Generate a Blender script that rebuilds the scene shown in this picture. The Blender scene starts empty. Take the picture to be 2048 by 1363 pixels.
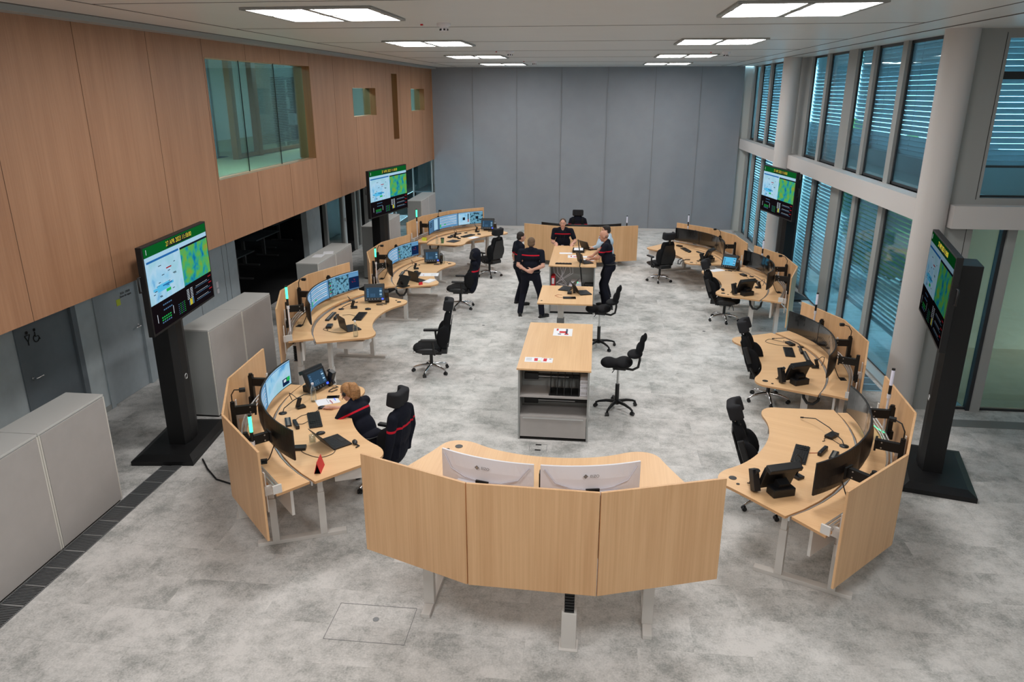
import bpy, bmesh, math, random
from mathutils import Vector, Matrix
random.seed(7)
SC = bpy.context.scene
COL = SC.collection
R = math.radians

# ------------------------------------------------------------------ camera
cam_d = bpy.data.cameras.new('camera'); cam = bpy.data.objects.new('camera', cam_d); COL.objects.link(cam)
cam_d.sensor_width = 36.0; cam_d.lens = 1485.1/2048*36.0; cam_d.clip_end = 200
cam.location = (0, 0, 4.7)
cam.rotation_euler = (math.pi/2-.3236, 0, .1128)
SC.camera = cam
# ------------------------------------------------------------------ world, exposure
w = bpy.data.worlds.new('sky'); SC.world = w; w.use_nodes = True
nt = w.node_tree; nt.nodes.clear()
o_ = nt.nodes.new('ShaderNodeOutputWorld'); b_ = nt.nodes.new('ShaderNodeBackground')
b_.inputs[0].default_value = (.45, .8, 1.0, 1); b_.inputs[1].default_value = 11.0
nt.links.new(b_.outputs[0], o_.inputs[0])
SC.view_settings.view_transform = 'Standard'; SC.view_settings.look = 'None'
SC.view_settings.gamma = 1; SC.view_settings.exposure = 0.0
SC.view_settings.use_curve_mapping = False
LAMP = 22.5
SC.cycles.max_bounces = 8; SC.cycles.transparent_max_bounces = 16
SC.cycles.sample_clamp_indirect = 4.0

# ------------------------------------------------------------------ materials
def lin(c):
    return tuple((x/255/12.92 if x/255 <= .04045 else ((x/255+.055)/1.055)**2.4) for x in c)
M = {}
def mat(name, rgb, rough=.5, metal=0, spec=.5, noise=0, nscale=40, emit=0, coat=0, bump=0):
    m = bpy.data.materials.new(name); m.use_nodes = True; M[name] = m
    n = m.node_tree.nodes; l = m.node_tree.links; p = n['Principled BSDF']
    c = lin(rgb); p.inputs['Base Color'].default_value = (*c, 1)
    p.inputs['Roughness'].default_value = rough; p.inputs['Metallic'].default_value = metal
    p.inputs['Specular IOR Level'].default_value = spec
    if coat: p.inputs['Coat Weight'].default_value = coat
    if noise or bump:
        tc = n.new('ShaderNodeTexCoord'); no = n.new('ShaderNodeTexNoise'); no.inputs['Scale'].default_value = nscale
        no.inputs['Detail'].default_value = 4; l.new(tc.outputs['Object'], no.inputs['Vector'])
        if noise:
            r = n.new('ShaderNodeValToRGB'); r.color_ramp.elements[0].position = .3; r.color_ramp.elements[1].position = .7
            r.color_ramp.elements[0].color = (*[x*(1-noise) for x in c], 1); r.color_ramp.elements[1].color = (*[min(1, x*(1+noise)) for x in c], 1)
            l.new(no.outputs['Fac'], r.inputs[0]); l.new(r.outputs[0], p.inputs['Base Color'])
        if bump:
            bn = n.new('ShaderNodeBump'); bn.inputs['Strength'].default_value = bump; bn.inputs['Distance'].default_value = .01
            l.new(no.outputs['Fac'], bn.inputs['Height']); l.new(bn.outputs[0], p.inputs['Normal'])
    if emit:
        p.inputs['Emission Color'].default_value = (*c, 1); p.inputs['Emission Strength'].default_value = emit
    return m
def wood(name, a, b, axis, rough=.45, fine=90, board=0):
    """wood with grain running along one object axis"""
    m = mat(name, a, rough); n = m.node_tree.nodes; l = m.node_tree.links; p = n['Principled BSDF']
    tc = n.new('ShaderNodeTexCoord')
    def layer(sc, st, det, lo, hi):
        mp = n.new('ShaderNodeMapping'); s = [sc]*3; s[axis] = st; mp.inputs['Scale'].default_value = s
        l.new(tc.outputs['Object'], mp.inputs['Vector'])
        no = n.new('ShaderNodeTexNoise'); no.inputs['Scale'].default_value = 1; no.inputs['Detail'].default_value = det
        l.new(mp.outputs[0], no.inputs['Vector'])
        r = n.new('ShaderNodeMapRange'); r.inputs['From Min'].default_value = lo; r.inputs['From Max'].default_value = hi
        l.new(no.outputs['Fac'], r.inputs['Value']); return r
    f1 = layer(fine, 1.2, 3, .3, .7); f2 = layer(fine/9, .5, 2, .3, .7)
    ad = n.new('ShaderNodeMath'); ad.operation = 'MULTIPLY_ADD'; ad.inputs[1].default_value = .45
    mu = n.new('ShaderNodeMath'); mu.operation = 'MULTIPLY'; mu.inputs[1].default_value = .55
    l.new(f2.outputs[0], mu.inputs[0]); l.new(f1.outputs[0], ad.inputs[0]); l.new(mu.outputs[0], ad.inputs[2])
    mx = n.new('ShaderNodeMix'); mx.data_type = 'RGBA'
    mx.inputs['A'].default_value = (*lin(a), 1); mx.inputs['B'].default_value = (*lin(b), 1)
    l.new(ad.outputs[0], mx.inputs['Factor']); l.new(mx.outputs['Result'], p.inputs['Base Color'])
    return m
wood('wall_oak', (178, 134, 102), (156, 112, 82), 2, .5, 45)
wood('desk_wood', (238, 196, 148), (222, 176, 128), 1, .42, 60)
wood('panel_wood', (234, 190, 143), (210, 162, 116), 2, .45, 60)
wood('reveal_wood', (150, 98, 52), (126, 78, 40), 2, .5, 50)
wood('upper_floor_wood', (196, 180, 140), (176, 158, 120), 0, .5, 30)
mat('desk_edge', (205, 158, 112), .5)
mat('light_metal', (218, 213, 208), .45)
mat('steel_grey', (128, 130, 132), .4, .4)
mat('cabinet_grey', (176, 171, 168), .5, noise=.03, nscale=6)
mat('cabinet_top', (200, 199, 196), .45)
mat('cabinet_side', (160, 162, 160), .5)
mat('seam_light', (214, 210, 202), .5)
mat('dark_gap', (24, 22, 20), .8); mat('oak_joint', (104, 74, 54), .8)
mat('aluminium', (205, 205, 205), .32, .8)
mat('chrome', (225, 225, 228), .12, 1.0)
mat('black_plastic', (22, 22, 24), .42)
mat('black_gloss', (12, 12, 14), .12, coat=.4)
mat('black_metal', (18, 18, 19), .5, .2)
mat('screw_silver', (190, 190, 190), .3, .9)
mat('chair_fabric', (20, 20, 23), .85, noise=.25, nscale=300, spec=.25)
mat('chair_leather', (26, 26, 28), .4, bump=.15)
mat('headrest_fabric', (44, 44, 47), .9, spec=.2)
mat('white_plastic', (232, 230, 236), .4)
mat('white_plastic_shade', (205, 203, 214), .5)
mat('paper', (236, 236, 240), .7)
mat('red', (205, 28, 40), .5)
mat('red_stripe', (190, 24, 48), .7)
mat('dark_print', (70, 72, 96), .7)
mat('yellow_note', (214, 226, 70), .7)
mat('green_cup', (92, 132, 96), .5)
mat('blue_band', (110, 190, 220), .5)
mat('tv_black', (20, 20, 22), .5, .2)
mat('curtain', (144, 148, 154), .7, noise=.03, nscale=3, bump=.05)
mat('curtain_seam', (126, 126, 128), .8)
mat('ceiling_metal', (214, 215, 213), .38, .0, noise=.015, nscale=2)
mat('ceiling_gap', (96, 92, 88), .6)
mat('door_grey', (116, 125, 132), .5, noise=.04, nscale=8)  # bluish window light is tinted into both door greys and the concrete
mat('door_light_grey', (172, 182, 188), .5, noise=.04, nscale=8)
mat('concrete', (196, 206, 210), .8, noise=.06, nscale=5, bump=.1)
mat('white_wall', (205, 208, 205), .7)
mat('column_white', (206, 202, 200), .55)
mat('frame_grey', (160, 162, 160), .5)
mat('frame_dark', (40, 44, 48), .4)
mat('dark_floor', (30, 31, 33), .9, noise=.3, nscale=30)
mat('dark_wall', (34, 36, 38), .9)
mat('table_grey', (90, 100, 106), .5)
mat('outside_brown', (214, 164, 124), .8, noise=.05, nscale=2); mat('ground_out', (158, 152, 140), .9, noise=.2, nscale=2)
mat('slat', (205, 214, 218), .5)
mat('bark', (70, 60, 48), .9)
mat('leaf', (96, 134, 56), .7, noise=.5, nscale=6)
mat('skin', (214, 160, 138), .5)
mat('skin_tan', (206, 148, 122), .5)
mat('lip', (170, 98, 90), .5)
mat('eye_white', (230, 228, 225), .3)
mat('iris', (40, 34, 30), .3)
mat('hair_brown', (74, 54, 42), .7, noise=.25, nscale=90)
mat('hair_short', (112, 88, 68), .8, noise=.25, nscale=90)
mat('hair_dark', (40, 32, 28), .7, noise=.25, nscale=90)
mat('hair_stubble', (150, 112, 92), .7)
mat('hair_blond', (168, 122, 78), .6, noise=.35, nscale=60)
mat('trouser', (24, 25, 36), .85, spec=.2)
mat('shirt_blue', (186, 206, 224), .8)
mat('shoe', (18, 18, 19), .4)
mat('lit_green', (70, 255, 170), .4, emit=2.2)
mat('lamp_off', (226, 226, 244), .35, emit=.12)  # unlit tube given a faint glow in its colour
mat('led_blue', (60, 90, 255), .4, emit=1.3)
mat('led_green', (60, 255, 160), .4, emit=2)
mat('strip_grey', (128, 128, 126), .9); mat('orange_cable', (176, 84, 50), .5)
mat('cable_grey', (140, 138, 132), .5)

def fabric_stripe(name, axis_z0, axis_z1, nrm=(0, 0, 1), off=0, xlim=.22):
    """navy cloth with a red band woven across it: band where z0 < dot(p,nrm)+off < z1"""
    m = mat(name, (22, 24, 36), .88, spec=.2); n = m.node_tree.nodes; l = m.node_tree.links; p = n['Principled BSDF']
    tc = n.new('ShaderNodeTexCoord'); d = n.new('ShaderNodeVectorMath'); d.operation = 'DOT_PRODUCT'
    d.inputs[1].default_value = nrm; l.new(tc.outputs['Object'], d.inputs[0])
    def cmp(src, op, v):
        c = n.new('ShaderNodeMath'); c.operation = op; c.inputs[1].default_value = v; l.new(src, c.inputs[0]); return c.outputs[0]
    a = cmp(d.outputs['Value'], 'GREATER_THAN', axis_z0); b = cmp(d.outputs['Value'], 'LESS_THAN', axis_z1)
    sx = n.new('ShaderNodeSeparateXYZ'); l.new(tc.outputs['Object'], sx.inputs[0])
    ab = n.new('ShaderNodeMath'); ab.operation = 'ABSOLUTE'; l.new(sx.outputs[0], ab.inputs[0])
    c = cmp(ab.outputs[0], 'LESS_THAN', xlim)
    m1 = n.new('ShaderNodeMath'); m1.operation = 'MULTIPLY'; l.new(a, m1.inputs[0]); l.new(b, m1.inputs[1])
    m2 = n.new('ShaderNodeMath'); m2.operation = 'MULTIPLY'; l.new(m1.outputs[0], m2.inputs[0]); l.new(c, m2.inputs[1])
    mx = n.new('ShaderNodeMix'); mx.data_type = 'RGBA'; mx.inputs['A'].default_value = (*lin((22, 24, 36)), 1)
    mx.inputs['B'].default_value = (*lin((205, 30, 50)), 1); l.new(m2.outputs[0], mx.inputs['Factor']); l.new(mx.outputs['Result'], p.inputs['Base Color'])
    return m
def glass(name, tint, refl=.08, rough=0.02):
    m = bpy.data.materials.new(name); m.use_nodes = True; M[name] = m
    n = m.node_tree.nodes; l = m.node_tree.links; n.clear()
    o = n.new('ShaderNodeOutputMaterial'); mx = n.new('ShaderNodeMixShader'); t = n.new('ShaderNodeBsdfTransparent'); g = n.new('ShaderNodeBsdfGlossy')
    t.inputs[0].default_value = (*tint, 1); g.inputs['Roughness'].default_value = rough
    lw = n.new('ShaderNodeLayerWeight'); lw.inputs[0].default_value = .3
    ma = n.new('ShaderNodeMath'); ma.operation = 'MULTIPLY_ADD'; ma.inputs[1].default_value = .5; ma.inputs[2].default_value = refl
    l.new(lw.outputs['Fresnel'], ma.inputs[0]); l.new(ma.outputs[0], mx.inputs[0])
    l.new(t.outputs[0], mx.inputs[1]); l.new(g.outputs[0], mx.inputs[2]); l.new(mx.outputs[0], o.inputs[0])
    return m
glass('facade_glass', (.62, .8, .86), .05); glass('teal_glass', (.62, .88, .9), .04); glass('clear_glass', (.9, .94, .94), .06); glass('smoke_panel', (.45, .45, .45), .05)
def emissive(name, rgb, s):
    m = bpy.data.materials.new(name); m.use_nodes = True; M[name] = m
    n = m.node_tree.nodes; l = m.node_tree.links; n.clear()
    o = n.new('ShaderNodeOutputMaterial'); e = n.new('ShaderNodeEmission'); e.inputs[0].default_value = (*lin(rgb), 1); e.inputs[1].default_value = s
    l.new(e.outputs[0], o.inputs[0]); return m
emissive('ceiling_light', (252, 251, 250), LAMP)
emissive('upper_light', (235, 250, 255), 85)
def screen_mat(name, cols, scale, s=1.0, det=5, stretch=(1, 1, 1)):
    """a lit display: colour patches of a map picked from a noise field"""
    m = emissive(name, (255, 255, 255), s); n = m.node_tree.nodes; l = m.node_tree.links
    e = [x for x in n if x.type == 'EMISSION'][0]
    tc = n.new('ShaderNodeTexCoord'); mp = n.new('ShaderNodeMapping'); mp.inputs['Scale'].default_value = stretch
    no = n.new('ShaderNodeTexNoise'); no.inputs['Scale'].default_value = scale; no.inputs['Detail'].default_value = det
    r = n.new('ShaderNodeValToRGB'); cr = r.color_ramp
    while len(cr.elements) < len(cols): cr.elements.new(.5)
    for k, (p, c) in enumerate(cols): cr.elements[k].position = p; cr.elements[k].color = (*lin(c), 1)
    l.new(tc.outputs['Object'], mp.inputs[0]); l.new(mp.outputs[0], no.inputs['Vector']); l.new(no.outputs['Fac'], r.inputs[0]); l.new(r.outputs[0], e.inputs[0])
    return m
screen_mat('scr_map_pale', [(.36, (90, 160, 215)), (.42, (150, 205, 235)), (.5, (178, 215, 238)), (.6, (160, 208, 225))], 2.2, .9)
screen_mat('scr_map_green', [(.34, (20, 110, 175)), (.44, (40, 160, 180)), (.52, (80, 190, 120)), (.62, (120, 190, 80)), (.76, (180, 160, 70))], 6, .7, 10, (1, 1, 1.1))
screen_mat('scr_city', [(.42, (50, 80, 96)), (.47, (110, 170, 200)), (.6, (130, 190, 215)), (.66, (90, 130, 150))], 16, .72, 6)
emissive('scr_dark', (26, 20, 24), .6); emissive('scr_green', (14, 96, 40), .8); emissive('scr_pale', (175, 215, 240), .85)
emissive('scr_white', (225, 235, 245), .8); emissive('scr_blue', (40, 110, 180), .8); emissive('scr_navy', (22, 44, 84), .7)
emissive('scr_mid', (110, 165, 210), .75); emissive('scr_soft', (96, 140, 180), .6); emissive('scr_amber', (214, 200, 60), .9)
emissive('scr_greenhot', (40, 190, 90), .8); emissive('scr_red', (170, 36, 44), .8); emissive('scr_ink', (30, 40, 56), .5)
emissive('scr_phone', (62, 92, 118), .6); emissive('scr_teal_dim', (22, 52, 74), .6); emissive('scr_cyan', (90, 190, 235), .9)

m = M['slat']; n = m.node_tree.nodes; l = m.node_tree.links
tl = n.new('ShaderNodeBsdfTranslucent'); tl.inputs[0].default_value = (.75, .85, .88, 1); mx = n.new('ShaderNodeMixShader'); mx.inputs[0].default_value = .38
l.new(n['Principled BSDF'].outputs[0], mx.inputs[1]); l.new(tl.outputs[0], mx.inputs[2]); l.new(mx.outputs[0], [x for x in n if x.type == 'OUTPUT_MATERIAL'][0].inputs[0])
# carpet: mottled tiles
def carpet():
    m = mat('carpet', (170, 168, 164), .95, spec=.15); n = m.node_tree.nodes; l = m.node_tree.links; p = n['Principled BSDF']
    tc = n.new('ShaderNodeTexCoord')
    br = n.new('ShaderNodeTexBrick'); br.offset = .5; br.inputs['Scale'].default_value = 1
    br.inputs['Brick Width'].default_value = 1.0; br.inputs['Row Height'].default_value = .5; br.inputs['Mortar Size'].default_value = .0015
    br.inputs['Color1'].default_value = (0, 0, 0, 1); br.inputs['Color2'].default_value = (1, 1, 1, 1); br.inputs['Mortar'].default_value = (.0, .0, .0, 1)
    l.new(tc.outputs['Object'], br.inputs['Vector'])
    # each tile shifts the noise, so patches break at tile borders
    sc = n.new('ShaderNodeVectorMath'); sc.operation = 'SCALE'; sc.inputs['Scale'].default_value = 1.2; l.new(br.outputs['Color'], sc.inputs[0])
    ad = n.new('ShaderNodeVectorMath'); ad.operation = 'ADD'; l.new(tc.outputs['Object'], ad.inputs[0]); l.new(sc.outputs[0], ad.inputs[1])
    n1 = n.new('ShaderNodeTexNoise'); n1.inputs['Scale'].default_value = 1.9; n1.inputs['Detail'].default_value = 9; n1.inputs['Roughness'].default_value = .78
    l.new(ad.outputs[0], n1.inputs['Vector'])
    n2 = n.new('ShaderNodeTexNoise'); n2.inputs['Scale'].default_value = 55; n2.inputs['Detail'].default_value = 4; l.new(tc.outputs['Object'], n2.inputs['Vector'])
    mm = n.new('ShaderNodeMath'); mm.operation = 'MULTIPLY_ADD'; mm.inputs[1].default_value = .22; l.new(n2.outputs['Fac'], mm.inputs[0]); 
    m3 = n.new('ShaderNodeMath'); m3.operation = 'MULTIPLY'; m3.inputs[1].default_value = .8; l.new(n1.outputs['Fac'], m3.inputs[0]); l.new(m3.outputs[0], mm.inputs[2])
    r = n.new('ShaderNodeValToRGB'); cr = r.color_ramp; cr.elements[0].position = .4; cr.elements[0].color = (*lin((160, 160, 157)), 1)
    cr.elements[1].position = .6; cr.elements[1].color = (*lin((220, 217, 214)), 1)
    e = cr.elements.new(.5); e.color = (*lin((198, 196, 193)), 1)
    l.new(mm.outputs[0], r.inputs[0]); l.new(r.outputs[0], p.inputs['Base Color'])
    bn = n.new('ShaderNodeBump'); bn.inputs['Strength'].default_value = .25; bn.inputs['Distance'].default_value = .004
    l.new(n2.outputs['Fac'], bn.inputs['Height']); l.new(bn.outputs[0], p.inputs['Normal'])
carpet()

# ------------------------------------------------------------------ mesh helpers
class G:
    """collects shapes into one mesh"""
    def __init__(s): s.v = []; s.f = []; s.m = []; s.mats = []; s.sm = []
    def mi(s, m):
        if m not in s.mats: s.mats.append(m)
        return s.mats.index(m)
    def add(s, vs, fs, m, T=None, smooth=False):
        b = len(s.v); k = s.mi(m)
        for v in vs:
            v = Vector(v); s.v.append(tuple(T @ v) if T is not None else tuple(v))
        for f in fs: s.f.append([b+i for i in f]); s.m.append(k); s.sm.append(smooth)
        return s
    def box(s, m, c, d, T=None, rz=0, rx=0, ry=0):
        x, y, z = [q/2 for q in d]
        L = Matrix.Translation(c) @ Matrix.Rotation(rz, 4, 'Z') @ Matrix.Rotation(ry, 4, 'Y') @ Matrix.Rotation(rx, 4, 'X')
        if T is not None: L = T @ L
        vs = [(-x, -y, -z), (x, -y, -z), (x, y, -z), (-x, y, -z), (-x, -y, z), (x, -y, z), (x, y, z), (-x, y, z)]
        return s.add(vs, [(3, 2, 1, 0), (4, 5, 6, 7), (0, 1, 5, 4), (1, 2, 6, 5), (2, 3, 7, 6), (3, 0, 4, 7)], m, L)
    def prism(s, m, poly, z0, z1, T=None, side=None, smooth=False):
        n = len(poly); vs = [(x, y, z0) for x, y in poly]+[(x, y, z1) for x, y in poly]
        s.add(vs, [list(range(n))[::-1], [n+i for i in range(n)]], m, T)
        return s.add(vs, [(i, (i+1) % n, n+(i+1) % n, n+i) for i in range(n)], side or m, T, smooth)
    def cone(s, m, p0, p1, r0, r1=None, seg=14, T=None, caps=True):
        r1 = r0 if r1 is None else r1; p0 = Vector(p0); p1 = Vector(p1); a = (p1-p0).normalized()
        u = a.orthogonal().normalized(); w_ = a.cross(u); vs = []
        for p, r in ((p0, r0), (p1, r1)):
            for i in range(seg):
                t = 2*math.pi*i/seg; vs.append(p+(u*math.cos(t)+w_*math.sin(t))*r)
        s.add(vs, [(i, (i+1) % seg, seg+(i+1) % seg, seg+i) for i in range(seg)], m, T, True)
        if caps: s.add(vs, [list(range(seg))[::-1], [seg+i for i in range(seg)]], m, T)
        return s
    def tube(s, m, pts, r, seg=8, T=None, rs=None):
        pts = [Vector(p) for p in pts]; n = len(pts); vs = []; u = None
        for i, p in enumerate(pts):
            a = (pts[min(i+1, n-1)]-pts[max(i-1, 0)]).normalized()
            u = (u-a*u.dot(a)).normalized() if u is not None and (u-a*u.dot(a)).length > 1e-4 else a.orthogonal().normalized()
            w_ = a.cross(u); rr = rs[i] if rs else r
            for k in range(seg):
                t = 2*math.pi*k/seg; vs.append(p+(u*math.cos(t)+w_*math.sin(t))*rr)
        fs = [(i*seg+k, i*seg+(k+1) % seg, (i+1)*seg+(k+1) % seg, (i+1)*seg+k) for i in range(n-1) for k in range(seg)]
        s.add(vs, fs, m, T, True)
        return s.add(vs, [list(range(seg))[::-1], [(n-1)*seg+k for k in range(seg)]], m, T)
    def lathe(s, m, prof, seg=24, T=None, caps=True):
        vs = []; n = len(prof)
        for r, z in prof:
            for k in range(seg): t = 2*math.pi*k/seg; vs.append((r*math.cos(t), r*math.sin(t), z))
        s.add(vs, [(i*seg+k, i*seg+(k+1) % seg, (i+1)*seg+(k+1) % seg, (i+1)*seg+k) for i in range(n-1) for k in range(seg)], m, T, True)
        if caps: s.add(vs, [list(range(seg))[::-1], [(n-1)*seg+k for k in range(seg)]], m, T)
        return s
    def ell(s, m, c, d, T=None, seg=16, rings=10, rot=None):
        vs = [(0, 0, -1)]
        for i in range(1, rings):
            a = math.pi*i/rings-math.pi/2
            for k in range(seg): t = 2*math.pi*k/seg; vs.append((math.cos(a)*math.cos(t), math.cos(a)*math.sin(t), math.sin(a)))
        vs.append((0, 0, 1)); fs = [(0, 1+(k+1) % seg, 1+k) for k in range(seg)]
        for i in range(rings-2):
            for k in range(seg): b = 1+i*seg; fs.append((b+k, b+(k+1) % seg, b+seg+(k+1) % seg, b+seg+k))
        b = 1+(rings-2)*seg; fs += [(b+k, b+(k+1) % seg, len(vs)-1) for k in range(seg)]
        L = Matrix.Translation(c) @ (rot.to_4x4() if rot is not None else Matrix()) @ Matrix.Diagonal((*d, 1))
        if T is not None: L = T @ L
        return s.add(vs, fs, m, L, True)
    def cap(s, m, p0, p1, r0, r1=None, T=None):
        """limb: tapered cylinder with round ends"""
        r1 = r0 if r1 is None else r1
        s.cone(m, p0, p1, r0, r1, 16, T); s.ell(m, p0, (r0,)*3, T, 14, 8); return s.ell(m, p1, (r1,)*3, T, 14, 8)
    def rect(s, m, x0, x1, z0, z1, y=0, T=None):
        return s.add([(x0, y, z0), (x1, y, z0), (x1, y, z1), (x0, y, z1)], [(0, 1, 2, 3)], m, T)
    def build(s, name, parent=None, bevel=0, seg=2, remesh=0, smooth_it=0, sub=0, label=None):
        me = bpy.data.meshes.new(name); me.from_pydata(s.v, [], s.f)
        for m in s.mats: me.materials.append(M[m])
        me.polygons.foreach_set('material_index', s.m); me.polygons.foreach_set('use_smooth', s.sm); me.update()
        o = bpy.data.objects.new(name, me); COL.objects.link(o)
        if parent is not None: o.parent = parent
        if remesh:
            r = o.modifiers.new('r', 'REMESH'); r.mode = 'VOXEL'; r.voxel_size = remesh; r.use_smooth_shade = True
            if smooth_it: k = o.modifiers.new('s', 'SMOOTH'); k.iterations = smooth_it; k.factor = .5
        if bevel:
            b = o.modifiers.new('b', 'BEVEL'); b.width = bevel; b.segments = seg; b.limit_method = 'ANGLE'; b.angle_limit = R(40)
        if sub: k = o.modifiers.new('s', 'SUBSURF'); k.levels = sub; k.render_levels = sub
        if label: o['label'] = label
        return o
def tag(o, label, cat, group=None, kind=None):
    o['label'] = label; o['category'] = cat
    if group: o['group'] = group
    if kind: o['kind'] = kind
    return o
def struct(g, name, label=None, **k):
    o = g.build(name, **k) if isinstance(g, G) else g
    o['kind'] = 'structure'
    if label: o['label'] = label
    return o
def thing(name, label, cat, loc=(0, 0, 0), rz=0, group=None):
    o = bpy.data.objects.new(name, None); COL.objects.link(o); o.empty_display_size = .1
    o.location = loc; o.rotation_euler = (0, 0, rz); return tag(o, label, cat, group)
def place(o, loc, rz=0):
    o.location = loc; o.rotation_euler = (0, 0, rz); return o
def copy_tree(o, loc=None, rz=None, label=None, parent=None, skip=()):
    c = o.copy(); COL.objects.link(c)
    if parent is not None: c.parent = parent
    if loc is not None: c.location = loc
    if rz is not None: c.rotation_euler = (0, 0, rz)
    if label: c['label'] = label
    for ch in o.children:
        if ch.name.split('.')[0] not in skip: copy_tree(ch, parent=c)
    return c
def text_mesh(body, size, m, name, parent, mtx, ext=.001, align='CENTER'):
    cu = bpy.data.curves.new(name, 'FONT'); cu.body = body; cu.size = size; cu.extrude = ext; cu.align_x = align; cu.align_y = 'CENTER'
    t = bpy.data.objects.new(name+'_tmp', cu); COL.objects.link(t); bpy.context.view_layer.update()
    me = bpy.data.meshes.new_from_object(t.evaluated_get(bpy.context.evaluated_depsgraph_get()))
    bpy.data.objects.remove(t); bpy.data.curves.remove(cu)
    me.materials.clear(); me.materials.append(M[m]); me.name = name
    o = bpy.data.objects.new(name, me); COL.objects.link(o); o.parent = parent; o.matrix_local = mtx
    return o

# ================================================================== SETTING
XW, ZC, ZW, YB = -5.88, 5.5, 2.394, 26.85
XL = -7.42; XG = 5.0
YR = -3.0          # rear of the hall, behind the gallery
g = G().box('carpet', (1.2, 12.0, -.05), (17.3, 30, .1)); struct(g, 'floor')
# corridor floor past the rear curtain, seen through the glass at the left
g = G().box('carpet', (-6.9, 32, -.05), (4.4, 10, .1)); struct(g, 'floor')
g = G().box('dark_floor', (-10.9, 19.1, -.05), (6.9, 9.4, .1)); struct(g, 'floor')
# ceiling with joint lines
g = G().box('ceiling_metal', (1.9, 11.9, 5.6), (15.6, 29.9, .2))
for x in (-4.9, 3.9): g.box('ceiling_gap', (x, 12.5, 5.498), (.012, 28, .006))
for y in range(-2, 27, 3): g.box('ceiling_gap', (-.5, y+.3, 5.4985), (8.8, .008, .004))
g.box('ceiling_gap', (-5.62, 15, 5.497), (.02, 23.5, .01)); g.box('ceiling_gap', (4.45, 15, 5.497), (.02, 23.5, .01))
struct(g, 'ceiling')
g = G().box('frame_grey', (-5.78, 12, 5.47), (.2, 29.8, .06)); struct(g, 'trim_1')
# rear wall behind the gallery and far right wall (never in frame, they close the hall)
g = G().box('white_wall', (1.0, YR-.1, 2.75), (17, .2, 5.5)); struct(g, 'wall_front')
g = G().box('white_wall', (9.6, 4.15, 2.75), (.2, 14.5, 5.5)); struct(g, 'wall_right')

# ---- oak wall on the left with its openings (boxes around the openings)
ops = [(11.2, 15.45, 3.385, 5.19), (18.1, 20.05, 4.12, 4.79), (21.65, 22.28, 3.385, 5.19), (23.86, 25.74, 4.115, 4.79)]
TH = .28
g = G(); y = YR
def wallbox(y0, y1, z0, z1):
    g.box('wall_oak', (XW-TH/2, (y0+y1)/2, (z0+z1)/2), (TH, y1-y0, z1-z0))
for a, b, c, d in ops:
    wallbox(y, a, ZW, ZC); wallbox(a, b, ZW, c); wallbox(a, b, d, ZC); y = b
wallbox(y, YB, ZW, ZC)
for k in range(-3, 15):     # panel joints every 1.42 m
    yy = 8.33+1.42*(k-1)
    if YR < yy < 26.5:
        segs = [(ZW, ZC)]
        for a, b, c, d in ops:
            if a-.01 < yy < b+.01: segs = [(ZW, c), (d, ZC)]
        for z0, z1 in segs: g.box('oak_joint', (XW+.0005, yy, (z0+z1)/2), (.003, .007, z1-z0))
struct(g, 'wall_left')
g = G().box('wall_oak', (XW+.01, YB-.04, 3.95), (.06, .05, 3.1)); struct(g, 'trim_2')
# reveals and glazing of the four interior windows
for n_, (a, b, c, d) in enumerate(ops):
    fr = G()
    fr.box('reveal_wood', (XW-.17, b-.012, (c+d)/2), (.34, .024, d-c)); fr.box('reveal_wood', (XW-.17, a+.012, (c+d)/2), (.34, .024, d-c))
    root = struct(fr, 'window_%d' % (n_+1), 'oak-lined interior window in the upper wooden wall')
    pn = G(); k = 3 if n_ == 0 else 1
    for i in range(k):
        y0 = a+.03+(b-a-.06)*i/k; y1 = a+.03+(b-a-.06)*(i+1)/k
        pn.box('teal_glass', (XW-.16, (y0+y1)/2, (c+d)/2), (.012, y1-y0-.012, d-c-.02))
    pn.build('glass_pane', root)
    if k == 3:
        jn = G()
        for i in (1, 2): jn.box('dark_gap', (XW-.155, a+.03+(b-a-.06)*i/k, (c+d)/2), (.016, .012, d-c))
        jn.build('pane_joint', root)
# soffit of the upper floor
g = G().box('cabinet_side', (-9.3, 13, ZW+.12), (6.8, 32, .24)); struct(g, 'ceiling', 'soffit under the upper floor')

# ---- upper corridor behind the interior windows
g = G().box('upper_floor_wood', (-8.6, 18, 3.3), (5.0, 18, .12)); struct(g, 'floor')
g = G().box('white_wall', (-8.6, 18, 5.6), (5.0, 18, .1)); struct(g, 'ceiling')
g = G()
g.box('white_wall', (-9.6, 13.1, 4.45), (.15, 7, 2.3))
g.box('white_wall', (-11.0, 22, 4.45), (.15, 12, 2.3)); g.box('white_wall', (-8.6, 27.1, 4.45), (5, .15, 2.3)); g.box('white_wall', (-8.6, 9.2, 4.45), (5, .15, 2.3))
struct(g, 'wall_upper')
g = G()   # timber posts of the corridor partition
for y, w_ in ((15.2, .16), (16.25, .2), (20.6, .12), (22.6, .2), (25.2, .15)): g.box('reveal_wood', (-7.5, y, 4.45), (.12, w_, 2.2))
g.box('reveal_wood', (-7.5, 20.2, 3.42), (.1, 9.8, .08))
struct(g, 'trim_3', 'timber posts of the upper corridor partition')
g = G().box('clear_glass', (-7.5, 18.4, 4.45), (.01, 4.2, 2.1)); struct(g, 'window_5', 'glass partition in the corridor upstairs')
g = G()
for i in range(48): g.box('slat', (-7.62, 17.6, 3.55+i*.038), (.022, 2.3, .003), ry=R(35))
o = g.build('venetian_blind'); tag(o, 'fine horizontal blind behind the large interior window upstairs', 'blind')
g = G().box('door_grey', (-8.2, 15.7, 4.35), (.05, .9, 2.05), rz=R(25)); struct(g, 'door_5', 'open grey door upstairs')
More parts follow.
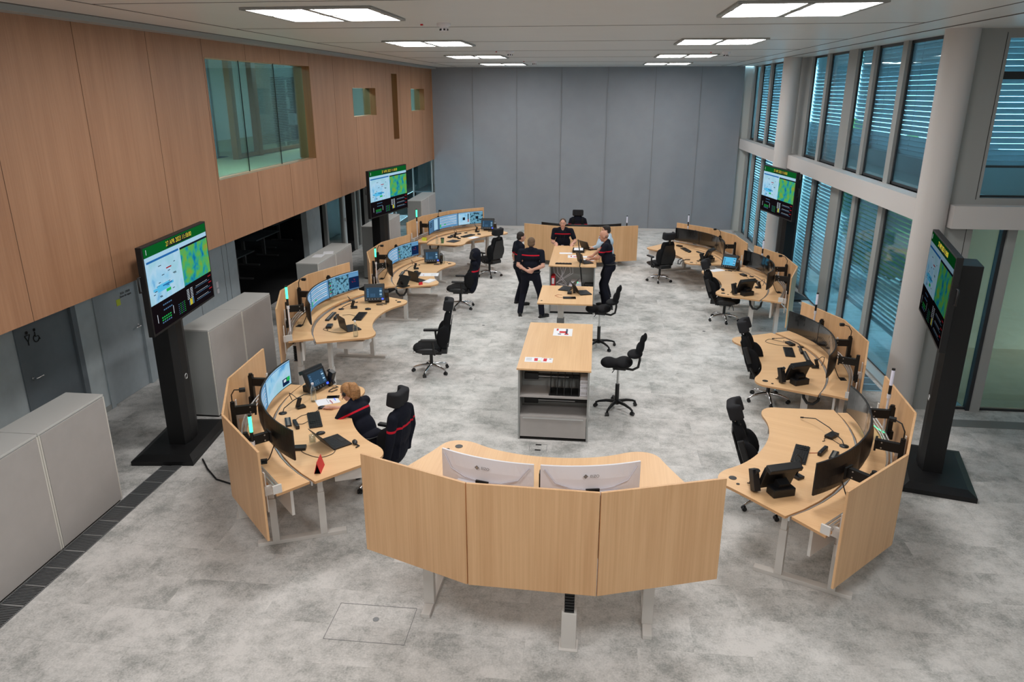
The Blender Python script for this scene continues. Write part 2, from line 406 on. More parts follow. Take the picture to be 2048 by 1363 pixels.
g = G(); g.box('dark_floor', (-8.9, 14.5, 3.365), (1.8, 2.6, .012)); struct(g, 'trim_4', 'dark floor strip upstairs')
t = thing('shelf_rack', 'dark open shelf rack behind the large interior window upstairs', 'shelf', (-8.0, 19.3, 3.36))
for dy in (-.5, .5): G().box('black_metal', (0, dy, .85), (.35, .04, 1.7)).build('side_post', t)
for z in (.1, .5, .9, 1.3, 1.65): G().box('black_metal', (0, 0, z), (.35, 1.0, .03)).build('shelf', t)
for dy, z, m_ in ((-.3, .92, 'paper'), (.25, .52, 'white_plastic')):
    o = G().box(m_, (0, 0, .14), (.24, .3, .28)).build('storage_box'); place(o, (-8.0, 19.3+dy, 3.36+z))
    tag(o, 'white box on the %s shelf of the upstairs rack' % ('upper' if z > .8 else 'middle'), 'box')
t = thing('desk_fan', 'small white desk fan standing on the upstairs floor by the rack', 'fan', (-7.8, 18.5, 3.36))
G().lathe('white_plastic', [(.12, 0), (.12, .02), (.02, .04), (.02, .22)]).build('stand', t)
gg = G()
for rr in (.06, .11, .16): gg.tube('chrome', [(.02, math.cos(a)*rr, .36+math.sin(a)*rr) for a in [2*math.pi*i/24 for i in range(25)]], .004, 6)
gg.build('guard', t)
bl = G()
for i in range(4): bl.box('white_plastic', (0, math.cos(i*1.57)*.07, .36+math.sin(i*1.57)*.07), (.01, .1, .05), rx=i*1.57)
bl.build('blades', t)
t = thing('ceiling_lamp', 'bright linear ceiling lamp upstairs above the corridor', 'lamp', (-7.0, 12.5, 5.5)); G().box('upper_light', (0, 0, .02), (.15, 2.4, .04)).build('diffuser', t)
t = thing('ceiling_lamp', 'linear ceiling lamp upstairs near the shelf rack', 'lamp', (-7.0, 18.6, 5.5)); G().box('upper_light', (0, 0, .02), (.15, 2.0, .04)).build('diffuser', t)
t = thing('ceiling_lamp', 'linear ceiling lamp upstairs near the slot window', 'lamp', (-7.0, 24.0, 5.5)); G().box('upper_light', (0, 0, .02), (.15, 2.0, .04)).build('diffuser', t)

# ---- recessed ground-floor wall on the left
g = G()
def lw(y0, y1, m='white_wall', x=XL, z0=0, z1=ZW, th=.15): g.box(m, (x-th/2, (y0+y1)/2, (z0+z1)/2), (th, y1-y0, z1-z0))
lw(YR, 8.32, 'concrete'); lw(9.5, 9.98, 'concrete'); lw(11.1, 14.48, 'door_light_grey'); lw(18.44, 19.4, 'concrete'); lw(21.3, 21.5, 'concrete')
for y in (11.12, 11.9, 12.9, 13.9, 14.1): g.box('dark_gap', (XL+.001, y, 1.1), (.003, .008, 2.2))
g.box('white_wall', (XL-.07, 8.9, 2.3), (.15, 1.2, .2)); g.box('white_wall', (XL-.07, 10.5, 2.3), (.15, 1.1, .2))
g.box('dark_wall', (-7.9, 5.7, 1.2), (.1, 17.4, 2.4)); g.box('carpet', (-7.6, 5.7, -.04), (.6, 17.4, .078)); struct(g, 'wall_left_lower')  # dark backing added behind the doors to stop sky light leaking through gaps
g = G().box('cabinet_side', (XL+.006, 9.74, .04), (.012, .48, .08)); struct(g, 'baseboard_left')
def door(n, y0, y1, m, fm, hy, label):
    fr = G(); zt = 2.2; x = XL
    fr.box(fm, (x-.03, y0+.05, zt/2), (.1, .1, zt)); fr.box(fm, (x-.03, y1-.05, zt/2), (.1, .1, zt)); fr.box(fm, (x-.03, (y0+y1)/2, zt+.03), (.1, y1-y0, .06))
    root = struct(fr, 'door_%d' % n, label)
    lf = G().box(m, (x-.05, (y0+y1)/2, zt/2), (.05, y1-y0-.2, zt-.01)).build('door_leaf', root)
    h = G(); s = 1 if hy < (y0+y1)/2 else -1
    h.cone('chrome', (x-.025, hy, 1.05), (x+.03, hy, 1.05), .012); h.cone('chrome', (x-.024, hy, 1.05), (x-.016, hy, 1.05), .028)
    h.tube('chrome', [(x+.03, hy, 1.05), (x+.03, hy+s*.13, 1.05)], .01); h.build('door_handle', lf)
    return root
d1 = door(1, 8.32, 9.5, 'door_grey', 'door_grey', 8.52, 'dark grey washroom door under the oak wall')
d2 = door(2, 9.9, 11.1, 'door_light_grey', 'door_light_grey', 10.92, 'light grey door with a yellow note')
# washroom pictograms: a figure and a wheelchair
g = G(); x = XL-.02
T = Matrix.Translation((x, 8.57, 1.6)) @ Matrix.Rotation(R(90), 4, 'Z')
g.cone('dark_gap', (0, -.003, .075), (0, .0, .075), .022, .022, 16, T)
g.tube('dark_gap', [(-.045, 0, .04), (.045, 0, .04), (0, 0, -.05), (-.045, 0, .04)], .006, 6, T); g.tube('dark_gap', [(0, 0, -.05), (0, 0, -.1)], .006, 6, T)
g.cone('dark_gap', (.14, -.003, .075), (.14, 0, .075), .02, .02, 16, T); g.tube('dark_gap', [(.14, 0, .045), (.14, 0, -.02), (.19, 0, -.02), (.215, 0, -.075)], .006, 6, T)
g.tube('dark_gap', [(.15+.05*math.cos(a), 0, -.045+.05*math.sin(a)) for a in [R(110+i*20) for i in range(13)]], .006, 6, T)
g.build('pictogram', d1)
D2 = Matrix.Translation((XL-.02, 10.73, 1.645)) @ Matrix.Rotation(R(90), 4, 'Z') @ Matrix.Rotation(R(90), 4, 'X')
text_mesh('ECA - D010\nZone de repos', .05, 'frame_dark', 'door_lettering', d2, D2)
o = G().box('yellow_note', (0, 0, 0), (.003, .1, .1)).build('sticky_note'); place(o, (XL-.022, 10.53, 1.55)); tag(o, 'yellow sticky note on the light grey door', 'sticky note')
t = thing('light_switch', 'white double switch on the grey wall panel beside the tall cabinets', 'light switch', (XL, 13.55, 1.0))
G().box('white_plastic', (.008, 0, .08), (.016, .08, .12)).build('rocker', t, bevel=.004); G().box('white_plastic', (.01, 0, -.05), (.02, .08, .09)).build('socket', t, bevel=.004)
o = G().box('white_plastic', (0, 0, 0), (.015, .05, .1)).build('light_switch', bevel=.004); place(o, (XL+.02, 21.4, 1.1)); tag(o, 'small white switch on the glass door post', 'light switch')
# glazed door and bright posts further along
def gdoor(n, y0, y1, label):
    fr = G()
    for y in (y0, y1): fr.box('frame_grey', (XL-.03, y, 1.2), (.1, .12, ZW))
    fr.box('frame_grey', (XL-.03, (y0+y1)/2, .04), (.08, y1-y0, .08)); root = struct(fr, 'door_%d' % n, label)
    G().box('clear_glass', (XL-.03, (y0+y1)/2, 1.2), (.012, y1-y0-.1, 2.3)).build('glass_pane', root)
gdoor(3, 19.85, 21.25, 'glass door beside the dark room'); gdoor(4, 22.4, 22.85, 'narrow glazed side light by the wooden wall')
g = G(); lw(23.75, 23.9, 'frame_grey'); lw(26.7, 26.9, 'frame_grey'); struct(g, 'trim_5')
for k_, (y0, y1) in enumerate(((23.9, 26.7), (26.9, 31.0))):
    struct(G().box('clear_glass', (XL-.03, (y0+y1)/2, 1.2), (.012, y1-y0, 2.35)), 'window_%d' % (6+k_), 'corridor glazing beyond the last tall cabinet')
# dark open room beyond the opening
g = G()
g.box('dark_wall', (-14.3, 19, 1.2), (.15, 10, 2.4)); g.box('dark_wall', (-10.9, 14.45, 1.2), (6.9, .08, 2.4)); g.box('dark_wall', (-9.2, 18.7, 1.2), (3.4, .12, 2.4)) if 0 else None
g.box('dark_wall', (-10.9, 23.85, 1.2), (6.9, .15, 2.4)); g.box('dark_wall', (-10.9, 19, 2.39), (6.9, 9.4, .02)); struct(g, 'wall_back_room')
g = G().box('white_wall', (-9.2, 31, 1.2), (.15, 14, 2.4)); g.box('white_wall', (-7, 36.9, 1.2), (4.5, .15, 2.4)); struct(g, 'wall_corridor')
g = G().box('cabinet_side', (-7.0, 32, 2.5), (4.5, 10, .2)); g.box('white_wall', (-5.2, 32, 1.2), (.15, 10, 2.4)); struct(g, 'wall_corridor_side')
def office_table(x, y, label, rz=0):
    t = thing('office_table', label, 'table', (x, y, 0), rz, 'grey tables in the dark back room')
    G().box('table_grey', (0, 0, .735), (1.6, .8, .03)).build('tabletop', t)
    for s in (-1, 1):
        G().box('steel_grey', (s*.65, .08, .38), (.07, .08, .7)).build('leg', t); G().box('steel_grey', (s*.65, 0, .025), (.08, .7, .04)).build('foot', t)
office_table(-9.85, 20.5, 'grey table in the dark room showing two feet beside the opening', R(90))
office_table(-9.3, 17.6, 'grey table in the dark room behind the first cabinets', R(90))
office_table(-10.4, 22.9, 'grey table deepest in the dark back room', R(90))
t = thing('white_screen', 'grey partition board hanging at the far end of the dark room', 'partition board', (-10.2, 23.2, 0)); G().box('table_grey', (0, 0, 1.3), (1.6, .04, 1.0)).build('board', t); [G().box('steel_grey', (s*.7, 0, .4), (.04, .04, .8)).build('leg', t) for s in (-1, 1)]
# glazing beside the curtain, at the end of the hall
g = G()
for x in (-7.35, -6.65, -5.95): g.box('frame_grey', (x, YB, 1.2), (.05, .05, 2.4))
root = struct(g, 'window_8', 'glazed end screen beside the curtain'); G().box('clear_glass', (-6.65, YB, 1.2), (1.4, .012, 2.35)).build('glass_pane', root)
t = thing('corridor_bench', 'pale counter standing in the corridor beyond the glazing', 'counter', (-6.9, 30.5, 0)); G().box('cabinet_side', (0, 0, .45), (.6, 2.2, .9)).build('body', t, bevel=.02); G().box('white_plastic', (0, 0, .92), (.66, 2.26, .04)).build('top', t)

# ---- rear curtain wall with seams and soft folds
g = G(); x0, x1 = -5.85, 4.72; nx, nz = 150, 30; vs = []
for j in range(nz+1):
    z = .06+(ZC-.06)*j/nz
    for i in range(nx+1):
        x = x0+(x1-x0)*i/nx; f = (1-z/ZC)
        y = YB-.03+.018*math.sin(x*2.1+z*.5)+.012*math.sin(x*5.3-z*1.1)*(.4+f)+.010*math.sin((x+z)*3.0)
        vs.append((x, y, z))
g.add(vs, [(j*(nx+1)+i, j*(nx+1)+i+1, (j+1)*(nx+1)+i+1, (j+1)*(nx+1)+i) for j in range(nz) for i in range(nx)], 'curtain', None, True)
g.box('white_wall', (-.3, YB+.1, 2.75), (11.2, .1, 5.5))
for x in (-4.41, -2.87, -1.33, .24, 1.83, 3.33): g.box('curtain_seam', (x, YB-.068, 2.8), (.012, .004, 5.4))
struct(g, 'wall_back', 'grey fabric curtain across the end of the hall')
g = G().box('column_white', (-.5, YB-.09, .04), (10.6, .1, .08)); struct(g, 'baseboard_back')

# ---- window facade on the right
def bay(n, y0, y1, z0, z1, blind_bottom, dark=False):
    fr = G(); t_ = .05; x = XG+.07
    for y in (y0+t_/2, y1-t_/2): fr.box('frame_dark', (x, y, (z0+z1)/2), (.03, t_, z1-z0))
    fr.box('frame_dark', (x, (y0+y1)/2, z0+t_/2), (.03, y1-y0, t_)); fr.box('frame_dark', (x, (y0+y1)/2, z1-t_/2), (.03, y1-y0, t_))
    root = struct(fr, 'window_%d' % n, 'tall facade window with outside blinds')
    G().box('facade_glass', (x, (y0+y1)/2, (z0+z1)/2), (.012, y1-y0-.06, z1-z0-.06)).build('glass_pane', root)
    b = G(); z = blind_bottom; ang = R(66)
    while z < z1:
        b.box('slat', (x+.13, (y0+y1)/2+.12, z), (.082, y1-y0+.3, .002), ry=ang+R(random.uniform(-6, 6))); z += .08
    b.box('slat', (x+.13, (y0+y1)/2+.12, blind_bottom-.04), (.06, y1-y0+.3, .02))
    for yy in (y0+.15, y1-.15): b.box('frame_dark', (x+.13, yy, (blind_bottom+z1)/2), (.004, .004, z1-blind_bottom))
    b.build('blind', root)
bays = [(12.35, 13.78, 0), (13.99, 15.25, 0), (15.43, 16.3, 1), (16.86, 18.2, 0), (18.4, 19.6, 0), (22.4, 24.0, 0), (24.25, 25.5, 0), (25.75, 26.6, 1)]
n = 10
for (a, b, q) in bays:
    bay(n, a, b, 3.19, 5.5, 3.72 if a < 16 else 3.25, q); n += 1
    bay(n, a, b, .02, 2.87, .72 if a < 18 else .1, q); n += 1
g = G()
def fin(y0, y1, d=.07, m='frame_grey'):
    g.box(m, (XG+d/2, (y0+y1)/2, 2.75), (d, y1-y0, 5.5))
for a, b in ((11.6, 12.35), (13.78, 13.99), (15.25, 15.43), (16.3, 16.86), (18.2, 18.4), (19.6, 22.4), (24.0, 24.25), (25.5, 25.75), (26.6, 27.0)): fin(a, b)
g.box('frame_grey', (XG+.06, 19.2, 3.03), (.12, 15.3, .32))
struct(g, 'wall_right_facade', 'grey mullions and posts of the window facade')
g = G().box('column_white', (4.75+.16, 19.15, 3.03), (.32, 15.4, .32)); struct(g, 'trim_6', 'white ledge beam along the windows')
g = G().box('frame_grey', (XG+.02, 19.2, .02), (.3, 15.3, .04)); struct(g, 'trim_7', 'sill strip under the windows')
def column(x, y, r, name): 
    o = G().cone('column_white', (x, y, 0), (x, y, ZC), r, r, 40, None, True).build(name); o['kind'] = 'structure'; o['label'] = 'round white column by the windows'
column(4.79, 11.35, .215, 'column'); column(4.65, 20.07, .215, 'column')
def grille(name, x0, x1, y0, y1):
    g = G().box('dark_gap', ((x0+x1)/2, (y0+y1)/2, .002), (x1-x0, y1-y0, .004)); y = y0
    while y < y1: g.box('steel_grey', ((x0+x1)/2, y, .005), (x1-x0, .009, .006)); y += .022
    y = y0
    while y < y1: g.box('aluminium', ((x0+x1)/2, y, .006), (x1-x0, .012, .006)); y += .3
    for x in (x0, x1): g.box('steel_grey', (x, (y0+y1)/2, .005), (.008, y1-y0, .008))
    return struct(g, name, 'floor grille with dark slots')
grille('trim_8', -5.59, -5.34, 4.2, 8.9); grille('trim_9', 4.5, 4.8, 12.0, 24)
# alcove to the right of the near column
g = G()
g.box('frame_grey', (5.19, 11.36, 2.75), (.4, .1, 5.5)); g.box('frame_grey', (5.93, 11.38, 1.43), (.13, .16, 2.86)); g.box('frame_grey', (7.3, 11.38, 1.43), (.13, .16, 2.86))
g.box('frame_grey', (7.44, 11.36, 5.44), (4.1, .1, .12)); g.box('frame_grey', (7.44, 11.36, 3.22), (4.1, .1, .1)); g.box('frame_grey', (7.0, 11.36, 4.35), (.12, .1, 2.2)); g.box('frame_dark', (6.9, 11.36, 4.91), (3.1, .06, .1))
g.box('frame_dark', (5.84, 11.38, 1.43), (.06, .1, 2.86)); g.box('dark_gap', (5.342, 11.308, 4.35), (.006, .004, 2.2)); g.box('dark_gap', (5.3, 11.308, 1.43), (.006, .004, 2.86))
struct(g, 'wall_right_alcove')
g = G().box('column_white', (7.3, 11.26, 3.02), (4.6, .3, .32)); struct(g, 'trim_10', 'white beam over the alcove glazing')
fr = G().box('frame_dark', (6.9, 11.4, 3.29), (3.1, .03, .03)); root = struct(fr, 'window_40', 'alcove window with half-raised blind'); G().box('facade_glass', (7.45, 11.4, 4.35), (4.1, .012, 2.2)).build('glass_pane', root)
b = G(); z = 3.72
while z < 5.5: b.box('slat', (7.4, 11.66, z), (4.2, .082, .002), rx=-R(66)+R(random.uniform(-5, 5))); z += .08
b.box('frame_dark', (7.4, 11.66, 3.68), (4.2, .06, .03)); b.build('blind', root)
fr = G().box('frame_dark', (7.4, 11.4, .02), (4.2, .05, .04)); root = struct(fr, 'window_41', 'glazing of the alcove below the beam'); G().box('facade_glass', (7.45, 11.4, 1.45), (4.1, .012, 2.8)).build('glass_pane', root)
grl = G().box('strip_grey', (7.2, 10.83, .003), (4.2, .26, .006)); struct(grl, 'trim_11', 'grey floor strip in front of the alcove glazing')
# outside
g = G().box('outside_brown', (10.6, 14.6, 1.3), (8, .2, 2.6)); g.box('outside_brown', (10.6, 13.0, .003), (9.5, 3.1, .006)); g.box('frame_grey', (10.6, 13.1, 2.9), (8, 3.4, .1)); struct(g, 'wall_outside', 'added brown passage under a shading roof beyond the alcove')  # passage is added; its roof keeps the view through the glazing dim
g = G().box('ground_out', (25.1, 15, -.06), (40, 60, .1)); struct(g, 'ground')
g = G().box('frame_grey', (5.95, 19.6, 3.0), (1.2, 15.2, .12)); g.box('frame_grey', (6.52, 19.6, 3.4), (.08, 15.2, .8)); struct(g, 'trim_12', 'balcony slab and parapet outside the windows')
for i, (x, y, s) in enumerate(((7.9, 19.5, 1.2), (8.6, 22.6, 1.2), (9.4, 25.8, 1.3), (10.6, 29.5, 1.5), (10.6, 34.5, 1.6), (19, 31, 1.9))):
    t = thing('garden_tree', ['leafy green tree outside behind the nearest windows', 'leafy green tree outside behind the middle windows', 'leafy green tree outside near the far column', 'leafy green tree outside behind the farthest windows', 'tall green tree beyond the end of the facade', 'tall green tree seen through the alcove windows'][i], 'tree', (x, y, 0), i, 'trees outside the window facade')
    G().cone('bark', (0, 0, 0), (0, 0, s*1.2), .12, .06).build('trunk', t)
    c = G()
    for k in range(9): c.ell('leaf', (random.uniform(-.6, .6)*s, random.uniform(-.6, .6)*s, s*(1.0+random.uniform(-.5, .7))), [s*random.uniform(.35, .6)]*3)
    o = c.build('crown', t)
    tx = bpy.data.textures.new('n', 'CLOUDS'); tx.noise_scale = .3; dm = o.modifiers.new('d', 'DISPLACE'); dm.texture = tx; dm.strength = .35*s

# ---- ceiling lights: groups of four square panels
LG = [(x, y) for y in (8.43, 13.55, 18.7, 23.8) for x in (-2.95, 1.92)]
for k, (x, y) in enumerate(LG+[(x, 3.3) for x in (-2.95, 1.92)]+[(-.5, -1.8)]):  # last, centre group behind the camera is added to light the front desk panels
    if k < 8:
        lab = '%s group of four ceiling light panels along the %s' % (('first', 'second', 'third', 'fourth')[k//2], ('wooden wall', 'windows')[k % 2])
    else: lab = 'group of four ceiling light panels above the gallery, %s side' % ('wooden wall', 'window', 'added fill at the rear')[k-8]
    t = thing('ceiling_light', lab, 'ceiling light', (x, y, ZC), 0, 'ceiling light groups')
    fr = G(); fr.box('ceiling_metal', (0, 0, -.005), (1.33, 1.38, .008))
    for q in (-.66, 0, .66): fr.box('frame_grey', (q*.99, 0, -.014), (.05 if q else .075, 1.38, .02)); fr.box('frame_grey', (0, q*1.02, -.014), (1.34, .05, .02))
    fr.build('frame', t)
    for sx in (-1, 1):
        for sy in (-1, 1): G().add([(sx*.34-.295, sy*.35-.31, -.012), (sx*.34-.295, sy*.35+.31, -.012), (sx*.34+.295, sy*.35+.31, -.012), (sx*.34+.295, sy*.35-.31, -.012)], [(0, 1, 2, 3)], 'ceiling_light').build('light_panel', t)
for (x, y, lab) in ((-1.95, 9.75, 'smoke detector beyond the nearest light group'), (-1.9, 16.4, 'smoke detector before the third light group of the wooden wall side'), (-1.85, 21.8, 'smoke detector before the last light group of the wooden wall side'), (2.6, 17.2, 'smoke detector before the third light group of the window side')):
    t = thing('smoke_detector', 'round white ceiling '+lab, 'smoke detector', (x, y, ZC))
    G().lathe('white_plastic', [(.085, 0), (.085, -.035), (.05, -.045)][::-1]).build('base', t)
    h = G().lathe('white_plastic', [(.045, -.04), (.045, -.09)][::-1])
    for a in range(6): h.box('dark_gap', (math.cos(a)*.044, math.sin(a)*.044, -.075), (.02, .02, .02), rz=a)
    h.build('sensor_head', t)
    G().box('red', (-.3, .1, -.008), (.03, .03, .016)).build('red_indicator', t)

# ---- tall grey cabinets along the left
def tall_cabinet(y0, y1, label, x=-5.6, depth=.45, h=1.39):
    n_ = y1-y0; t = thing('storage_cabinet', label, 'cabinet', (x-depth/2, (y0+y1)/2, 0), 0, 'grey storage cabinets under the oak wall')
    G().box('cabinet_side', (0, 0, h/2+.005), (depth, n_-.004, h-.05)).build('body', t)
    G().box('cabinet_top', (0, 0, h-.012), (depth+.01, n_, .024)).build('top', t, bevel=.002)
    G().box('dark_gap', (0, 0, .015), (depth-.03, n_-.03, .03)).build('plinth', t)
    for dy in (-n_/2+.01, n_/2-.01): G().box('seam_light', (depth/2+.003, dy, h/2), (.014, .02, h-.06)).build('edge_strip', t)
    G().box('cabinet_grey', (depth/2+.006, 0, h/2), (.014, n_-.05, h-.07)).build('rear_panel', t, bevel=.002)
LABS = ['first grey cabinet at the lower left corner, cut by the frame', 'grey cabinet just behind the first one, in front of the washroom door']
tall_cabinet(4.15, 5.21, 'grey cabinet outside the frame at the near end'); tall_cabinet(5.22, 6.29, LABS[0]); tall_cabinet(6.3, 7.36, LABS[1])
for y, nm in ((9.79, 'beside the first screen stand'), (14.27, 'behind the second desk of the wooden wall side'), (18.65, 'behind the second screen stand'), (23.5, 'behind the farthest desk of the wooden wall side')):
    tall_cabinet(y, y+1.07, 'grey cabinet %s, nearer of the pair' % nm); tall_cabinet(y+1.08, y+2.15, 'grey cabinet %s, farther of the pair' % nm)
for k in range(2):
    o = G().box('paper', (0, 0, .001), (.21, .3, .002)).build('paper_sheet'); place(o, (-5.85+.1*k, 15.0+.34*k, 1.39), .1+.2*k); tag(o, 'white printed sheet on the cabinet top, %s' % ('nearer one', 'farther one')[k], 'paper')
# floor service hatches
for x, y, w_, l_, lab in ((-.69, 9.33, .24, .2, 'square floor hatch in front of the first open cabinet'), (-1.95, 5.55, .75, .5, 'large floor hatch left of the front desk')):
    g = G(); 
    for s in (-1, 1): g.box('curtain_seam', (s*w_/2, 0, .001), (.004, l_, .003)); g.box('curtain_seam', (0, s*l_/2, .001), (w_, .004, .003))
    if w_ < .5: g.box('dark_gap', (0, -l_/2+.02, .002), (.08, .03, .003)); g.box('dark_gap', (0, l_/2-.02, .002), (.08, .03, .003))
    o = g.build('floor_hatch'); place(o, (x, y, 0)); tag(o, lab, 'floor hatch')
for x, y, lab in ((-1.922, 5.606, 'beside the large hatch'), (4.731, 8.638, 'by the near window-side screen stand'), (2.3, 15.0, 'in front of the third window desk'), (-2.3, 14.9, 'between the second and third wooden wall desks')):
    o = G().cone('steel_grey', (0, 0, 0), (0, 0, .004), .03).build('floor_outlet'); place(o, (x, y, 0)); tag(o, 'small round metal floor cap '+lab, 'floor outlet')

# ================================================================== BIG SCREENS ON STANDS
def tv_stand(x, y, zc, rz, label, slabel, dim=0):
    t = thing('screen_stand', label, 'screen stand', (x, y, 0), rz, 'big screens on black floor stands')
    W, H = 1.9, 1.09
    b = G().box('tv_black', (.05, .3, .03), (1.36, .82, .06)); b.add([(-.63, -.11, .06), (.73, -.11, .06), (.73, .71, .06), (-.63, .71, .06), (-.5, -.02, .1), (.6, -.02, .1), (.6, .62, .1), (-.5, .62, .1)], [(0, 1, 5, 4), (1, 2, 6, 5), (2, 3, 7, 6), (3, 0, 4, 7), (4, 5, 6, 7)], 'tv_black')
    b.build('base', t)
    p = G().prism('tv_black', [(-.2, .16), (-.06, .12), (.12, .12), (.26, .16), (.26, .38), (-.2, .38)], .09, 2.78); p.build('post', t, bevel=.004)
    r_ = G().tube('aluminium', [(.03+.035*math.cos(a), .117, 1.02+.035*math.sin(a)) for a in [R(i*20) for i in range(19)]], .006, 6); r_.build('power_ring', t)
    G().box('tv_black', (0, .07, zc), (.7, .1, .5)).build('wall_bracket', t)
    h = G()
    for s in (-1, 1): h.tube('black_plastic', [(s*.95, .02, zc+.2), (s*1.0, .03, zc+.2), (s*1.0, .03, zc+.02), (s*.95, .02, zc+.02)], .012, 6)
    h.build('handle', t)
    G().box('tv_black', (0, 0, zc), (W, .07, H)).build('bezel', t, bevel=.004)
    s = G(); w2 = W/2-.03; z0 = zc-H/2+.03; z1 = zc+H/2-.02; hh = z1-z0; yy = -.0365
    def rc(m, u0, u1, v0, v1, k): s.rect(m, -w2+2*w2*u0, -w2+2*w2*u1, z1-hh*v1, z1-hh*v0, yy-.0006*k)
    rc('scr_dark', 0, 1, 0, 1, 0); rc('scr_green', 0, 1, 0, .115, 1); rc('scr_pale', 0, 1, .115, .17, 1)
    rc('scr_map_pale', 0, .52, .17, .67, 1); rc('scr_map_green', .52, 1, .195, .66, 1); rc('scr_blue', .02, .5, .165, .19, 2); rc('scr_ink', .52, 1, .175, .195, 2)
    rnd = random.Random(3)
    for k in range(16): u = rnd.uniform(.05, .45); v = rnd.uniform(.25, .62); rc('scr_ink', u, u+rnd.uniform(.02, .05), v, v+.008, 2)
    rc('scr_cyan', .06, .36, .5, .53, 2); rc('scr_cyan', .12, .3, .48, .56, 2); rc('scr_blue', .2, .34, .5, .515, 3); rc('scr_greenhot', .24, .31, .565, .6, 3); rc('scr_red', .28, .36, .32, .335, 3)
    for k in range(5):
        for j in range(2): rc('scr_soft', .16+.028*k, .18+.028*k, .72+.06*j, .735+.06*j, 2)
        for j in range(3): rc('scr_greenhot' if j < 2 else 'scr_soft', .12+.03*k, .14+.03*k, .86+.03*j, .875+.03*j, 2)
    for u in (.06, .3): rc('scr_white', u, u+.006, .8, .9, 2)
    for j in range(6):
        for k in range(4): rc('scr_greenhot' if k % 2 else 'scr_soft', .38+.03*k, .4+.03*k, .83+.024*j, .836+.024*j, 2)
    for j in range(7):
        for k in range(2): rc('scr_white', .54+.06*k, .58+.06*k, .72+.02*j, .727+.02*j, 2)
    for k in range(6): rc('scr_amber' if k in (1, 2, 3) else 'scr_soft', .56+.014*k, .571+.014*k, .93-rnd.uniform(.03, .09), .93, 2)
    for j in range(3):
        rc('scr_red', .93, .985, .7+.085*j, .713+.085*j, 2)
        for k in range(9): rc('scr_white', .7+.024*k, .714+.024*k, .735+.085*j, .741+.085*j, 2)
        rc('scr_soft', .68, .95, .755+.085*j, .76+.085*j, 2)
    if dim:  # weaker emission copies put steep-angle darkening into the screen colours
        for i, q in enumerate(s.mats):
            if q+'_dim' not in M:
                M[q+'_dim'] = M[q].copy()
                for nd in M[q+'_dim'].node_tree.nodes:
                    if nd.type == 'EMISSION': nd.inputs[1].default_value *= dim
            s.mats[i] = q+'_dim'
    s.build('screen', t, label=slabel)
    cb = G().rect('scr_ink', -.3, .42, z1-.115*hh+.015, z1-.02, yy-.0012); cb.build('clock_panel', t)
    T = Matrix.Translation((.06, yy-.002, z1-.0575*hh)) @ Matrix.Rotation(R(90), 4, 'X')
    text_mesh('27 APR 2023 11:18:00', .085, 'scr_amber', 'clock_text', t, T, .0005)
    text_mesh('1', .09, 'scr_white', 'screen_number', t, Matrix.Translation((-w2+.07, yy-.002, z1-.0575*hh)) @ Matrix.Rotation(R(90), 4, 'X'), .0005)
    return t
SL = 'display with green clock bar, two maps and dark status tables'
tv_stand(-5.37, 8.89, 2.44, R(96.5), 'tall black screen stand between the first cabinets and the seated person', SL)
tv_stand(-5.02, 17.7, 2.44, R(77.4), 'black screen stand before the oak wall behind the third desk', SL)
tv_stand(4.23, 18.2, 2.47, R(-80.1), 'black screen stand by the far windows and round column', SL)
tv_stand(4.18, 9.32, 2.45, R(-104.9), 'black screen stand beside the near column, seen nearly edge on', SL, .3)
o = G().tube('black_plastic', [(-5.15, 8.45, .012), (-4.95, 8.2, .012), (-4.7, 7.95, .012), (-4.3, 7.8, .012)], .012).build('power_cable'); tag(o, 'black power cable from the near screen stand to the seated desk', 'cable')

# ================================================================== WORKSTATION DESKS
KA = R(20.5); PW = 1.12; PH = 1.0
def arc3(x0, y0, xm, ym, n=12):
    """points on the circle through (-x0,y0),(0,ym),(x0,y0)"""
    s = y0-ym; r = (x0*x0+s*s)/(2*s); cy = ym+r; a = math.asin(min(1, x0/r))
    return [(r*math.sin(t), cy-r*math.cos(t)) for t in [-a+2*a*i/n for i in range(n+1)]]
def smooth_poly(pts, it=2):
    for _ in range(it):
        q = []
        for i in range(len(pts)-1):
            a, b = pts[i], pts[i+1]; q += [(a[0]*.75+b[0]*.25, a[1]*.75+b[1]*.25), (a[0]*.25+b[0]*.75, a[1]*.25+b[1]*.75)]
        pts = [pts[0]]+q+[pts[-1]]
    return pts
INNER = smooth_poly([(1.43, .88), (1.19, 1.38), (1.1, 1.62), (.88, 1.66), (.62, 1.5), (.32, 1.41), (0, 1.385), (-.32, 1.41), (-.62, 1.5), (-.88, 1.66), (-1.1, 1.62), (-1.19, 1.38), (-1.43, .88)], 2)
